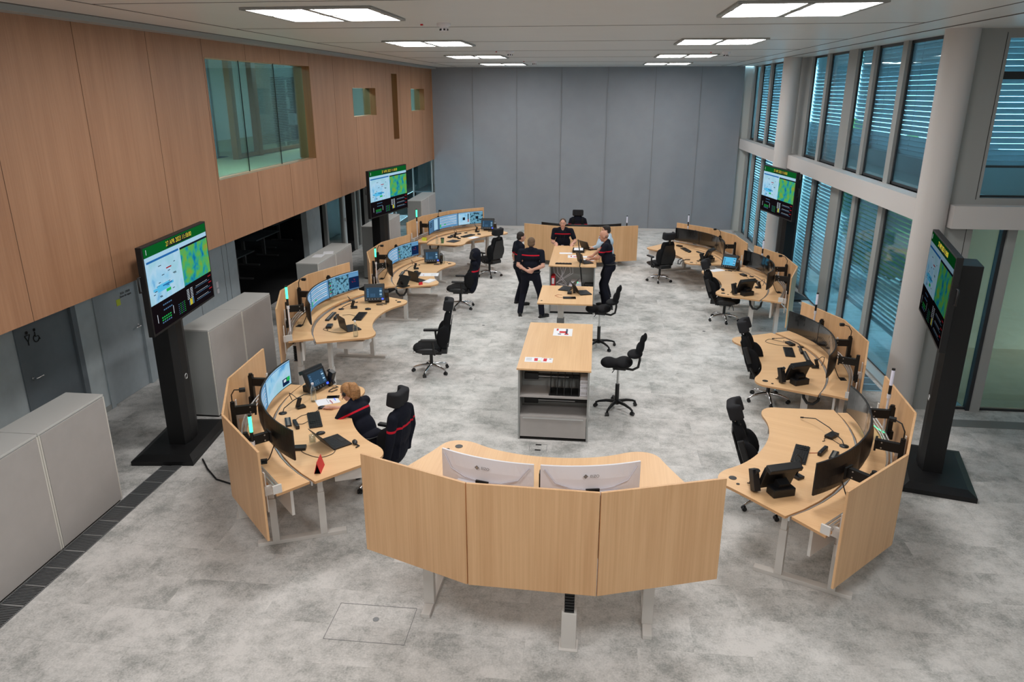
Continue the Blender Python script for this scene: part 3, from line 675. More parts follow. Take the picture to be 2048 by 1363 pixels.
def desk(label, loc, rz, zt, dw, ds, hose=0):
    """dw: worktop top height, ds: shelf top height; local +y is the operator side"""
    t = thing('workstation_desk', label, 'desk', (*loc, 0), rz, 'curved height-adjustable workstations')
    # worktop
    G().prism('desk_wood', arc3(1.43, .88, 0, .47)+INNER[1:-1], dw-.028, dw, side='desk_edge').build('worktop', t, bevel=.003)
    rear = [(-1.56, .50), (-.52, .115), (.52, .115), (1.56, .50)]
    G().prism('desk_wood', rear[::-1]+arc3(1.39, .83, 0, .43), ds-.028, ds, side='desk_edge').build('monitor_shelf', t, bevel=.003)
    # lip between shelf and worktop
    lip = G(); A = arc3(1.395, .842, 0, .442); B = arc3(1.40, .856, 0, .456)
    lip.prism('aluminium', A+B[::-1], min(dw, ds)-.05, min(dw, ds)-.004); lip.build('cable_gap_strip', t)
    zc = zt-PH/2; c, s = math.cos(KA), math.sin(KA)
    for k in (-1, 0, 1):
        if k == 0: T = Matrix.Translation((0, -.012, zc))
        else: T = Matrix.Translation((k*(PW/2+PW/2*c), PW/2*s-.012, zc)) @ Matrix.Rotation(k*KA, 4, 'Z')
        G().box('panel_wood', (0, 0, 0), (PW-.008, .024, PH), T).build('screen_panel', t, bevel=.002)
    for x, y in ((-1.45, .46), (-.6, .1), (.6, .1), (1.45, .46)):
        a = math.copysign(KA, x) if abs(x) > 1 else math.copysign(KA/2, x); br = G()
        br.box('light_metal', (x, y-.03, ds+.0), (.03, .1, .1), rz=a); br.box('light_metal', (x, y-.065, ds-.02), (.045, .012, .44), rz=a); br.build('panel_bracket', t)
    ra = G(); pts = [(-1.54, .50), (-.54, .13), (.54, .13), (1.54, .50)]; pts = smooth_poly(pts, 2)
    for dz in (0, .045):
        for dy in (-.008, .03): ra.tube('aluminium', [(x, y+dy, ds+.03+dz) for x, y in pts], .011, 6)
    for x, y in (pts[0], pts[-1]): ra.box('light_metal', (x, y+.01, ds+.045), (.02, .09, .09), rz=math.copysign(KA, x))
    ra.build('mounting_rail', t)
    for sx in (-1, 1):
        G().box('light_metal', (sx*1.03, .7, .022), (.085, .95, .044)).build('foot', t, bevel=.004)
        for y, h in ((.42, ds), (.93, dw)):
            l_ = G().box('light_metal', (sx*1.03, y, .045+.26), (.1, .075, .52)); l_.box('light_metal', (sx*1.03, y, (.56+h-.03)/2), (.082, .058, h-.03-.56)); l_.build('leg', t, bevel=.003)
        G().box('light_metal', (sx*1.03, .94, dw-.055), (.08, .8, .05)).build('support_beam', t)
    G().box('light_metal', (0, .9, dw-.06), (2.0, .06, .06)).build('cross_beam', t)
    G().box('light_metal', (.93, 1.3, dw-.125), (.42, .42, .13)).build('storage_box', t, bevel=.004)
    tr = G(); tr.box('light_metal', (1.12, .54, ds-.22), (.56, .03, .3), rz=KA); tr.box('light_metal', (-1.12, .54, ds-.22), (.56, .03, .3), rz=-KA); tr.box('light_metal', (0, .33, ds-.2), (1.6, .03, .28)); tr.box('light_metal', (0, .27, ds-.33), (1.6, .12, .02))
    tr.build('cable_tray', t)
    wt = t.children[0]
    G().cone('black_plastic', (-.95, 1.5, dw), (-.95, 1.5, dw+.004), .04, seg=24).build('grommet', wt); G().cone('black_plastic', (-1.05, 1.42, dw), (-1.05, 1.42, dw+.004), .018).build('control_knob', wt)
    # service column with cable chain
    sc = G().box('light_metal', (.33, .05, .19), (.13, .1, .38)); sc.box('light_metal', (.33, .05, .006), (.17, .16, .012)); sc.build('service_column', t, bevel=.003)
    ch = G(); z = .38
    while z < ds-.04: ch.box('black_plastic', (.33, .05, z+.012), (.085, .07, .018)); ch.box('black_plastic', (.33, .05, z+.024), (.05, .05, .012)); z += .03
    ch.build('cable_chain', t)
    if hose: G().tube('black_plastic', [(hose*1.2, .78, ds-.05), (hose*1.22, .8, ds-.18), (hose*1.2, .86, ds-.25), (hose*1.16, .93, ds-.25), (hose*1.13, .98, ds-.18), (hose*1.12, 1.0, dw-.06)], .022, 8).build('cable_hose', t)
    return t
# pose: x, y, rotation, panel top, worktop, shelf
DK = dict(
    F=(-.442, 5.42, -.029, 1.607, 1.165, 1.165), L1=(-4.159, 7.493, -1.164, 1.388, .89, .88), R1=(3.254, 7.276, 1.146, 1.423, .925, .915),
    L2=(-4.998, 11.694, -1.589, 1.661, 1.105, 1.15), L3=(-4.93, 16.10, -1.58, 1.387, .83, .85), L4=(-4.315, 19.9, -2.074, 1.57, 1.05, 1.08),
    R2=(4.05, 11.5, 1.58, 1.2, .665, .68), R3=(4.097, 15.991, 1.593, 1.32, .82, .82), R4=(3.32, 20.02, 2.027, 1.205, .68, .68), B=(-.429, 20.69, -.009, 1.145, .66, .66))
WHERE = dict(F='the front desk', L1='the seated person\'s desk', L2='the second desk along the oak wall', L3='the third desk along the oak wall', L4='the farthest desk along the oak wall',
             R1='the nearest window desk', R2='the second window desk', R3='the third window desk', R4='the farthest window desk', B='the rear desk by the curtain')
DLAB = dict(F='oak-panelled curved desk with white monitors, nearest the viewer', L1='curved desk where the ponytailed person sits', L2='raised curved desk second along the oak wall, laptop on it',
            L3='curved desk third along the oak wall with papers', L4='curved desk farthest along the oak wall with green cup', R1='nearest curved desk of the window row with black unlit monitors',
            R2='low curved desk second in the window row', R3='curved desk third in the window row with tablet and paper', R4='curved desk farthest in the window row', B='curved desk before the curtain behind the standing group')
for k, (x, y, r, zt, dw, ds) in DK.items(): desk(DLAB[k], (x, y), r, zt, dw, ds, dict(L4=1, L3=1, R3=-1, R2=-1).get(k, 0))
def dl(k, lx, ly, z=0):
    """desk-local point on desk k -> world"""
    x, y, r = DK[k][:3]; c, s = math.cos(r), math.sin(r); return (x+c*lx-s*ly, y+s*lx+c*ly, z)
def on(k, lx, ly, dz=0): return dl(k, lx, ly, DK[k][4]+dz)
def onsh(k, lx, ly, dz=0): return dl(k, lx, ly, DK[k][5]+dz)

# ---- curved monitors
def monitor_mesh(W, H, white, content):
    """local: centre at origin, screen faces +y, ends bent towards +y"""
    RR = 1.9; n = 16; body = G(); scr = G(); a0 = W/2/RR
    def P(t, y, z): r = RR-y; return (r*math.sin(t), RR-r*math.cos(t), z)
    m = 'white_plastic' if white else 'black_plastic'
    ring = [(.004, -H/2), (.004, H/2), (-.014, H/2), (-.03, H*.22), (-.034, 0), (-.03, -H*.3), (-.014, -H/2)]
    vs = []; fs = []
    for i in range(n+1):
        t = -a0+2*a0*i/n; e = 1-abs(2*i/n-1)**3
        for y, z in ring: vs.append(P(t, y if y > -.02 else -.014+(y+.014)*e*1.6, z))
    k = len(ring)
    for i in range(n):
        for j in range(k): fs.append((i*k+j, i*k+(j+1) % k, (i+1)*k+(j+1) % k, (i+1)*k+j))
    fs += [tuple(range(k))[::-1], tuple(n*k+j for j in range(k))]
    body.add(vs, fs, m, None, False)
    if not white: body.box('screw_silver', (-.0, -.062, H*.12), (.06, .004, .006))
    def strip(mt, u0, u1, v0, v1, off):
        q = []; mm = max(1, int((u1-u0)*n+.5))
        for i in range(mm+1):
            t = -a0+2*a0*(1-(u0+(u1-u0)*i/mm)); q += [P(t, off, H/2-H*v1), P(t, off, H/2-H*v0)]
        scr.add(q, [(2*i, 2*i+1, 2*i+3, 2*i+2) for i in range(mm)], mt)
    b = .012
    if content == 'off': strip('black_gloss', b, 1-b, .025, .965, .006)
    else:
        strip('scr_soft', b, 1-b, .025, .965, .006); r = random.Random(content)
        strip('scr_pale', b, 1-b, .025, .06, .007); strip('scr_blue', b, 1-b, .06, .085, .007)
        if content == 'city':
            strip('scr_city', b, .7, .085, .965, .007); strip('scr_navy', .7, 1-b, .3, .9, .008); strip('scr_mid', .7, 1-b, .085, .3, .007)
            for j in range(9): strip(['scr_ink', 'scr_greenhot', 'scr_red'][j % 3], .03, .09, .2+.07*j, .25+.07*j, .008)
            for j in range(8): u = r.uniform(.78, .9); v = r.uniform(.4, .6); strip('scr_red', u, u+.02, v, v+.02, .009)
        elif content == 'list':
            strip('scr_mid', b, 1-b, .085, .965, .007)
            for j in range(7): strip('scr_pale' if j % 2 else 'scr_white', .05, .93, .14+.1*j, .19+.1*j, .008)
            for j in range(7): strip('scr_soft', .1, .5+.05*j, .155+.1*j, .165+.1*j, .009)
            strip('scr_greenhot', .05, .12, .62, .85, .009); strip('scr_greenhot', .3, .4, .66, .74, .009)
        elif content == 'map':
            strip('scr_map_pale', b, .98, .085, .965, .007); strip('scr_navy', .72, .93, .62, .9, .008); strip('scr_greenhot', .86, .95, .62, .78, .009); strip('scr_white', .76, .84, .66, .76, .009)
        elif content == 'aerial':
            strip('scr_map_pale', b, .5, .085, .965, .007); strip('scr_city', .5, 1-b, .085, .965, .007)
            for u0 in (.2, .72): strip('scr_ink', u0, u0+.1, .4, .62, .008)
            for j in range(6): strip(['scr_ink', 'scr_red'][j > 3], .4, .46, .15+.11*j, .23+.11*j, .008)
        elif content == 'grey':
            strip('scr_soft', b, 1-b, .085, .965, .007); strip('scr_pale', .62, .9, .1, .9, .008); strip('scr_navy', .56, .59, .085, .965, .008)
            for j in range(3): strip('scr_ink', .15, .42, .25+.12*j, .3+.12*j, .009)
    return body, scr
def monitor(k, lx, ly, a, zc, content, label, W=.8, H=.345, white=False):
    x, y, r = DK[k][:3]; loc = dl(k, lx, ly, zc)
    t = thing('curved_monitor', label, 'monitor', loc, r+a, 'curved monitors on the workstations')
    b, s = monitor_mesh(W, H, white, content); b.build('housing', t, bevel=.002); s.build('screen', t)
    if white:
        sh = G()    # moulded ridge and inset on the back
        pts = [(-W*.46, -.035+W*.0, H*.42), (-W*.36, -.058, H*.14), (-W*.2, -.072, H*.04), (0, -.078, -.0), (W*.2, -.072, H*.04), (W*.36, -.058, H*.14), (W*.46, -.035, H*.42)]
        sh.tube('white_plastic_shade', [(q[0], q[1]+q[0]**2/3.8+.008, q[2]) for q in pts], .006, 6)
        sh.box('white_plastic', (0, -.065, -.09), (W*.56, .05, .14)); sh.build('back_ridge', t, bevel=.01)
        v = G().box('black_plastic', (.0, -.1, -.06), (.13, .04, .05)); v.box('screw_silver', (0, -.122, -.045), (.09, .004, .008)); v.build('bracket_plate', t)
        lg = G(); lg.add([(-.0, 0, -.022), (.022, 0, 0), (0, 0, .022), (-.022, 0, 0)], [(0, 1, 2, 3)], 'curtain_seam', Matrix.Translation((-.06, -.05, .125)))
        lg.add([(-.0, 0, -.012), (.012, 0, 0), (0, 0, .012), (-.012, 0, 0)], [(0, 1, 2, 3)], 'aluminium', Matrix.Translation((-.06, -.051, .125)))
        lg.build('logo', t)
        text_mesh('EIZO', .036, 'curtain_seam', 'lettering', t, Matrix.Translation((.02, -.05, .125)) @ Matrix.Rotation(R(90), 4, 'X'), .0006)
    return t
def mon_arm(k, lx, ly, a, zc, label, reach=.32):
    """arm behind a monitor whose centre is (lx,ly): column on the rail, double box arm, plate"""
    x, y, r = DK[k][:3]; z0 = DK[k][5]
    bx, by = lx+math.sin(a)*reach, ly-math.cos(a)*reach
    t = thing('monitor_arm', label, 'monitor arm', dl(k, bx, by, z0), r+a, 'black arms holding the monitors')
    h = zc-z0
    c = G().box('black_metal', (0, 0, .03+(h+.06)/2), (.06, .05, h+.06)); c.box('black_metal', (0, -.02, .06), (.1, .04, .1))
    c.cone('black_metal', (0, 0, h+.085), (0, 0, h+.11), .025); c.build('column', t)
    ar = G().box('black_metal', (0, (reach-.07)/2, h), (.05, reach-.09, .1)); 
    for yy in (.0, reach-.13):
        for dz in (-.03, .03): ar.cone('screw_silver', (-.027, yy, h+dz), (.027, yy, h+dz), .008)
    ar.build('arm', t)
    p = G().box('black_metal', (0, reach-.075, h), (.12, .02, .12)); p.build('mounting_plate', t)
    return t
SIDE = dict(near='', far='')
def trio(k, contents, names):
    zc = DK[k][5]+.135+.1725
    for i, (lx, ly, a) in enumerate(((-.783, .522, -R(22)), (0, .37, 0), (.783, .522, R(22)))):
        monitor(k, lx, ly, a, zc, contents[i], 'curved monitor %s, %s' % (names[i], 'of '+WHERE[k] if 0 else 'on '+WHERE[k]))
        mon_arm(k, lx, ly, a, zc, 'black monitor arm behind the %s monitor of %s' % (names[i].split()[0], WHERE[k]))
LN = ('far one, lit', 'middle one, lit', 'near one, seen from behind'); RN = ('near one, seen from behind', 'middle one, unlit', 'far one, unlit')
trio('L1', ('map', 'list', 'list'), LN); trio('L2', ('city', 'list', 'list'), LN); trio('L3', ('city', 'list', 'list'), LN); trio('L4', ('aerial', 'list', 'grey'), ('far one, lit', 'middle one, lit', 'near one, lit'))
trio('R1', ('off',)*3, RN); trio('R2', ('off',)*3, RN); trio('R3', ('off',)*3, RN); trio('R4', ('off',)*3, ('near one, unlit', 'middle one, unlit', 'far one, unlit'))
trio('B', ('off',)*3, ('western one, top edge showing', 'middle one, top edge showing', 'eastern one, top edge showing'))
for sx, nm in ((-1, 'beside the panel towards the seated person'), (1, 'towards the nearest window desk')):
    monitor('F', sx*.47, .40, sx*R(13), 1.425, 'off', 'white curved monitor back '+nm, .89, .41, True)
    mon_arm('F', sx*.47, .40, sx*R(13), 1.38, 'black arm behind the white monitor '+nm, .26)

# ---- signal lights
for k, (lx, top) in dict(L1=(.93, .62), L2=(1.3, .82), L3=(.95, .72), L4=(1.25, .8), R1=(.91, .84), R2=(1.01, .86), R3=(1.03, .74), R4=(1.09, .84), B=(1.29, .76)).items():
    ly = (lx-.56)*.374+.15; lit = k[0] == 'L'; top += DK[k][3]-DK[k][5]-(.5 if k not in ('L2', 'L3', 'R2', 'R4') else .54)
    t = thing('signal_light', '%s signal light tube on a pole at %s' % ('glowing green' if lit else 'unlit white', WHERE[k]), 'signal light', onsh(k, lx, ly), DK[k][2], 'signal light tubes on poles')
    G().cone('white_plastic', (0, 0, .02), (0, 0, top-.32), .013).build('pole', t)
    G().cone('white_plastic', (0, 0, top-.36), (0, 0, top-.31), .022).build('clamp', t)
    G().cone('black_plastic', (0, 0, top-.31), (0, 0, top-.2), .017).build('socket', t)
    G().cone('lit_green' if lit else 'lamp_off', (0, 0, top-.2), (0, 0, top-.02), .018, seg=18).build('lamp_tube', t)
    G().cone('black_plastic', (0, 0, top-.02), (0, 0, top), .019).build('cap', t)
# ---- webcams on goosenecks above the middle arm
for k in ('L2', 'L3', 'L4', 'R2', 'R3', 'R4', 'L1', 'R1'):
    z = .4
    t = thing('webcam', 'small black camera on a bent neck above %s' % WHERE[k], 'webcam', onsh(k, .0, .03+.02, z), DK[k][2], 'small cameras on bent necks')
    G().tube('black_plastic', [(0, 0, 0), (-.01, 0, .1), (.02, .04, .17), (.06, .1, .18)], .007, 6).build('neck', t); G().box('black_plastic', (.07, .13, .18), (.05, .07, .045)).build('camera', t, bevel=.008)

# ================================================================== THINGS ON THE DESKS
def console(k, lx, ly, phi, lit, handset='side'):
    t = thing('touch_telephone', '%s touch telephone console with handset on %s' % ('lit' if lit == 1 else 'bright tilted' if lit == 2 else 'black', WHERE[k]), 'telephone', on(k, lx, ly), DK[k][2]+R(phi)-R(90), 'touch telephone consoles on the desks')
    T = Matrix.Translation((0, -.02, .03)) @ Matrix.Rotation(R(22), 4, 'X')
    b = G().box('black_plastic', (0, -.01, .15), (.36, .05, .27), T); b.box('black_plastic', (0, -.04, .3), (.36, .09, .05), T); tb = b.build('body', t, bevel=.006)
    G().box('black_plastic', (0, -.16, .045), (.24, .14, .09)).build('base_block', t, bevel=.01)
    nk = G().box('black_plastic', (0, -.1, .12), (.12, .08, .1), T); nk.build('neck', t)
    s = G(); S = T @ Matrix.Translation((0, .0165, .0)) @ Matrix.Rotation(math.pi, 4, 'Z')
    m0 = {1: 'scr_phone', 0: 'scr_teal_dim', 2: 'scr_cyan', 3: 'scr_cyan'}[lit]
    s.rect(m0, -.145, .145, .07, .255, 0, S)
    if lit:
        for i in range(5): s.rect('scr_soft', -.13, -.1, .09+.03*i, .11+.03*i, -.001, S); s.rect('scr_pale' if i % 2 else 'scr_soft', .09, .13, .09+.03*i, .11+.03*i, -.001, S)
        for i in range(3):
            for j in range(3): s.rect('scr_soft', -.07+.03*i, -.05+.03*i, .09+.02*j, .1+.02*j, -.001, S)
    s.build('screen', t)
    kk = G()
    for i in range(14): kk.box('steel_grey' if i % 3 == 0 else 'black_metal', (.14-i*.0165, .017, .045), (.012, .006, .02), T)
    kk.build('keys', tb)
    G().box('led_blue' if lit == 1 else 'black_metal', (-.14, .018, .045), (.035, .006, .028), T).build('call_button', tb)
    h = G().tube('black_plastic', [(-.215, .03, .05), (-.22, .0, .1), (-.22, -.03, .18), (-.215, -.06, .24)], .02, 8, rs=[.024, .017, .017, .024]); h.box('black_plastic', (-.22, -.03, .12), (.07, .08, .22), rx=R(-20)); h.build('handset', t, bevel=.004)
    G().tube('black_plastic', [(-.2, .06, .03)]+[(-.12+.09*math.cos(a), .1+.04*math.sin(a), .012+.004*math.sin(a*9)) for a in [R(180+i*24) for i in range(13)]], .006, 6).build('curly_cord', t)
    return t
console('L1', -1.03, 1.09, 45, 1); console('L2', -.79, 1.1, 15, 1); console('L3', -.86, 1.1, 18, 1); console('L4', -.95, 1.0, 30, 1)
console('R1', -.92, 1.12, 45, 0); console('R2', -.87, 1.1, 25, 0); console('R3', -.92, 1.12, 25, 0); console('R4', -.9, 1.1, 35, 0)
t_ = console('R3', 1.2, 1.02, 150, 2); t_['label'] = 'second telephone console with bright screen beside papers on the third window desk'

def keyboard(k, lx, ly, a=0, white=False):
    t = thing('keyboard', 'black keyboard on %s' % WHERE[k], 'keyboard', on(k, lx, ly), DK[k][2]+R(a), 'black keyboards on the desks')
    G().box('black_plastic', (0, 0, .01), (.45, .155, .018), rx=R(3)).build('base', t, bevel=.004)
    kk = G()
    for j in range(5):
        for i in range(19):
            if i in (13, 15): continue
            kk.box('black_metal', (-.205+i*.0228, -.055+j*.026, .0215+.0012*j*0), (.019, .021, .006))
    kk.build('keys', t); return t
def mouse(k, lx, ly, a=0, which=''):
    o = G().ell('black_plastic', (0, 0, .012), (.033, .055, .022)).build('mouse'); place(o, on(k, lx, ly), DK[k][2]+R(a)); tag(o, 'black computer mouse %son %s' % (which, WHERE[k]), 'mouse', 'computer mice on the desks')
for k, x, y, a in (('L1', -.12, .95, 2), ('L2', .04, 1.1, 5), ('L3', .3, 1.0, 5), ('L4', -.02, 1.05, 0), ('R1', -.06, 1.0, 4), ('R2', .38, .84, -8), ('R4', .42, .8, -12)): keyboard(k, x, y, a)
for k, x, y, wh in (('L1', .29, 1.0, ''), ('L2', -.4, 1.1, ''), ('L3', -.02, .92, 'by the keyboard '), ('L3', .7, 1.1, 'beside the laptop '), ('L4', -.38, 1.15, ''), ('L4', .42, 1.11, 'near the dark folder '), ('R1', -.42, .99, ''), ('R4', .12, .88, '')): mouse(k, x, y, 10, wh)
def keypad(k, lx, ly, w_, l_, a, lab):
    t = thing('keypad', lab+' on '+WHERE[k], 'keypad', on(k, lx, ly), DK[k][2]+R(a), 'slim keypads under the monitors')
    kb = G().box('black_plastic', (0, 0, .012), (l_, w_, .024)).build('body', t, bevel=.004)
    kk = G()
    for i in range(int(l_/.03)): kk.box('cable_grey', (-l_/2+.02+i*.03, 0, .0255), (.016, w_*.4, .004))
    kk.build('buttons', kb)
keypad('L1', -.14, .64, .07, .24, 3, 'slim black keypad with pale buttons'); keypad('L2', .12, .62, .07, .46, 5, 'long slim black keypad'); keypad('L3', .25, .66, .07, .4, 5, 'long slim black keypad')
keypad('L4', .0, .66, .06, .4, 0, 'slim black keypad'); keypad('R1', .1, .68, .07, .2, -3, 'slim black keypad'); keypad('R2', .2, .62, .07, .46, -5, 'long slim black keypad'); keypad('R3', -.05, .62, .07, .42, -3, 'long slim black keypad'); keypad('R4', -.05, .66, .07, .3, -3, 'slim black keypad')
def speaker_bar(k, lx, ly, a):
    o = G().box('black_plastic', (0, 0, .025), (.22, .045, .05)).build('speaker_bar', bevel=.01); place(o, on(k, lx, ly), DK[k][2]+R(a)); tag(o, 'small black speaker bar beside the keypad on '+WHERE[k], 'speaker', 'small black speaker bars')
speaker_bar('L1', -.02, .73, 10); speaker_bar('L2', .18, .74, 6); speaker_bar('R1', .12, .80, -10); speaker_bar('R2', .42, .64, -6)
def dock(k, lx, ly, a, lab='small black power box'):
    t = thing('docking_box', lab+' on '+WHERE[k], 'docking station', on(k, lx, ly), DK[k][2]+R(a), 'small black docking boxes')
    G().box('black_plastic', (0, 0, .018), (.17, .09, .036)).build('body', t, bevel=.004); c = G().tube('black_plastic', [(-.085, 0, .015), (-.13, .02, .01), (-.17, -.01, .006), (-.2, .0, .006)], .004, 6); c.build('cable', t)
dock('L1', .62, .74, 80); dock('L2', .66, .8, 190); dock('L4', .4, .8, 10); dock('R1', .6, .78, -20); dock('R2', .8, .72, 200); dock('R3', .65, .78, 200); dock('R4', .9, .7, 10)
def headset(k, lx, ly, a, which=''):
    t = thing('headset_dock', 'black headset charging dock %son %s' % (which, WHERE[k]), 'headset dock', on(k, lx, ly), DK[k][2]+R(a), 'black headset docks')
    G().box('black_plastic', (0, 0, .015), (.09, .11, .03)).build('base', t, bevel=.006); G().box('black_plastic', (0, -.02, .08), (.035, .05, .13), rx=R(-20)).build('handset', t, bevel=.008)
    G().tube('black_plastic', [(0, -.03, .13), (-.02, -.08, .19), (-.08, -.1, .2), (-.13, -.08, .15), (-.12, -.06, .08)], .005, 6).build('headband', t)
headset('L1', -.57, .8, 20); headset('L2', -.46, .83, 20); headset('L3', -.3, .85, 20); headset('L4', -.65, .88, 20); headset('L4', .33, .93, 0, 'left of the keyboard '); headset('R1', -.6, .93, 150); headset('R2', -.3, .62, 0); headset('R3', -.45, .7, 0)
def gooseneck(k, pts, lab):
    t = thing('gooseneck_microphone', lab+' on '+WHERE[k], 'microphone', on(k, pts[0][0], pts[0][1]), DK[k][2], 'bent microphones on round feet')
    p0 = pts[0]; q = [(x-p0[0], y-p0[1], z) for x, y, z in pts]
    G().lathe('black_plastic', [(.05, 0), (.05, .008), (.015, .016)], 20).build('foot', t)
    G().tube('black_plastic', q, .006, 6).build('neck', t); G().cone('black_plastic', q[-1], tuple(Vector(q[-1])+(Vector(q[-1])-Vector(q[-2])).normalized()*.04), .01).build('capsule', t)
gooseneck('L1', [(-.45, .58, .01), (-.47, .6, .06), (-.55, .72, .12), (-.7, .85, .12), (-.82, .93, .08)], 'long bent microphone neck')
gooseneck('L2', [(-.36, .63, .01), (-.38, .66, .04), (-.5, .72, .06), (-.65, .8, .05)], 'bent microphone neck'); gooseneck('L3', [(-.1, .66, .01), (-.12, .7, .05), (-.3, .74, .07), (-.5, .86, .05)], 'bent microphone neck')
gooseneck('L4', [(-.35, .72, .01), (-.38, .74, .04), (-.55, .78, .06), (-.7, .88, .05)], 'bent microphone neck'); gooseneck('R1', [(.41, .62, .01), (.45, .65, .05), (.62, .82, .1), (.8, 1.0, .1), (.9, 1.15, .04)], 'long bent microphone neck')
gooseneck('R2', [(.68, .58, .01), (.7, .62, .06), (.85, .8, .1), (.95, .95, .05)], 'bent microphone neck'); gooseneck('R3', [(.55, .62, .01), (.6, .68, .05), (.75, .85, .08), (.9, 1.1, .05)], 'bent microphone neck')
def laptop_at(loc, rz, label, screen='black_gloss', op=105, group='open laptops'):
    """local: keyboard towards +y (user side), hinge at y=0"""
    t = thing('laptop', label, 'laptop', loc, rz, group)
    G().box('black_plastic', (0, .115, .009), (.33, .23, .018)).build('base', t, bevel=.003)
    k = G()
    for j in range(5):
        for i in range(13): k.box('frame_dark', (-.145+i*.0242, .045+j*.021, .0185), (.02, .017, .003))
    k.box('frame_dark', (0, .19, .0185), (.1, .055, .002)); k.build('keys', t)
    T = Matrix.Translation((0, 0, .014)) @ Matrix.Rotation(R(-(op-90)*-1), 4, 'X')
    T = Matrix.Translation((0, 0, .014)) @ Matrix.Rotation(R(op-90), 4, 'X')
    G().box('black_plastic', (0, -.004, .112), (.33, .007, .22), T).build('lid', t, bevel=.002)
    s = G(); s.add([(-.155, .0005, .015), (.155, .0005, .015), (.155, .0005, .21), (-.155, .0005, .21)], [(3, 2, 1, 0)], screen, T); s.build('screen', t)
    return t
def lap(k, lx, ly, phi, lab, **kw): return laptop_at(on(k, lx, ly), DK[k][2]+R(phi), lab, **kw)
lap('L1', .62, 1.05, 25, 'open black laptop beside the mouse on the seated person\'s desk', op=125)
lap('L2', .77, 1.08, 42, 'open dark laptop next to the clear bottle on the second oak wall desk', op=100)
lap('L3', .88, 1.1, 52, 'open small laptop among papers on the third oak wall desk', op=100)
def bottle(loc, lab, s=1):
    t = thing('water_bottle', lab, 'bottle', loc, 0, 'clear water bottles')
    G().lathe('clear_glass', [(.03*s, 0), (.033*s, .02*s), (.033*s, .13*s), (.025*s, .17*s), (.012*s, .2*s), (.012*s, .22*s)], 20).build('bottle', t); G().cone('white_plastic', (0, 0, .215*s), (0, 0, .235*s), .015*s).build('cap', t)
    
bottle(on('L1', -.73, .97), 'clear water bottle beside the touch telephone of the seated person', 1.1); bottle(on('L2', 1.07, 1.38), 'clear water bottle on the near corner of the second oak wall desk', 1.1)
bottle(on('L3', -.93, 1.36), 'clear bottle beside the telephone of the third oak wall desk'); bottle(on('L4', 1.23, 1.05), 'clear bottle at the corner of the farthest oak wall desk', .9)
def flat(name, loc, rz, size, m, label, cat, th=.002, extra=None):
    g = G().box(m, (0, 0, th/2), (size[0], size[1], th))
    if extra:
        for mm, x, y, w_, h_ in extra: g.box(mm, (x, y, th+.0003), (w_, h_, .0006))
    o = g.build(name); place(o, loc, rz); tag(o, label, cat); return o
def onflat(k, lx, ly, a, size, m, label, name='paper_sheet', cat='paper', th=.002, extra=None): return flat(name, on(k, lx, ly), DK[k][2]+R(a), size, m, label, cat, th, extra)
onflat('L1', -.68, 1.14, 10, (.21, .29), 'paper', 'white paper pad in front of the seated person', extra=[('led_blue', -.03, .1, .1, .012), ('curtain_seam', 0, 0, .14, .004)])  # blue print on the pad carries a glow in its colour
o = G().tube('red', [(0, 0, .006), (.11, .03, .008)], .004, 6).build('pen'); place(o, on('L1', -.69, 1.17, .003), DK['L1'][2]); tag(o, 'red pen lying on the white paper pad', 'pen')
onflat('L1', -.8, 1.22, -10, (.08, .16), 'black_gloss', 'black smartphone beside the paper pad', 'smartphone', 'phone', .009)
onflat('L3', .2, 1.27, 8, (.3, .42), 'paper', 'printed sheet partly under the keyboard of the third oak wall desk', extra=[('curtain_seam', 0, .05+.03*i, .2, .003) for i in range(4)]+[('red', .05, -.12, .06, .02)])
onflat('L3', .82, 1.42, 70, (.16, .3), 'paper', 'white booklet at the desk edge of the third oak wall desk', 'booklet', 'booklet', .02)
onflat('L4', .05, 1.3, 0, (.3, .2), 'paper', 'white sheet before the keyboard of the farthest oak wall desk')
onflat('L4', .76, 1.2, 5, (.3, .24), 'black_plastic', 'closed dark folder on the farthest oak wall desk', 'folder', 'folder', .012)
onflat('R3', 1.12, 1.28, 30, (.21, .35), 'paper', 'white sheet under the bright telephone on the third window desk')
def tent(loc, rz, lab, m1='red', m2='red', sc=1):
    o = G().add([(-.035, -.1, 0), (.035, -.1, 0), (0, -.1, .13), (-.035, .1, 0), (.035, .1, 0), (0, .1, .13)], [(0, 1, 4, 3)], m1)
    o.add([(-.035, -.1, 0), (0, -.1, .13), (0, .1, .13), (-.035, .1, 0)], [(0, 1, 2, 3)], m1); o.add([(.035, -.1, 0), (.035, .1, 0), (0, .1, .13), (0, -.1, .13)], [(0, 1, 2, 3)], m2)
    o = o.build('tent_card'); md = o.modifiers.new('s', 'SOLIDIFY'); md.thickness = .003; place(o, loc, rz); o.scale = (sc,)*3; tag(o, lab, 'tent card')
tent(on('L1', 1.17, .94), DK['L1'][2]+R(75), 'red folded tent card near the shelf end of the seated person\'s desk'); tent(onsh('L4', 1.22, .62), DK['L4'][2]+R(20), 'green and red folded card on the farthest oak wall desk shelf', 'red', 'yellow_note', .65)
tent(on('L3', 1.12, 1.3), DK['L3'][2]+R(50), 'small red folded card beside the laptop of the third oak wall desk', sc=.45)
t = thing('tablet_stand', 'black tilted tablet on a folding stand at the corner of the third oak wall desk', 'tablet', on('L3', 1.28, .98), DK['L3'][2]+R(60))
G().box('black_plastic', (0, 0, .12), (.3, .012, .24), rx=R(-35)).build('tablet', t, bevel=.003); G().box('black_plastic', (0, -.03, .01), (.2, .2, .015)).build('foot', t); G().box('black_plastic', (0, -.06, .07), (.06, .012, .14), rx=R(25)).build('strut', t)
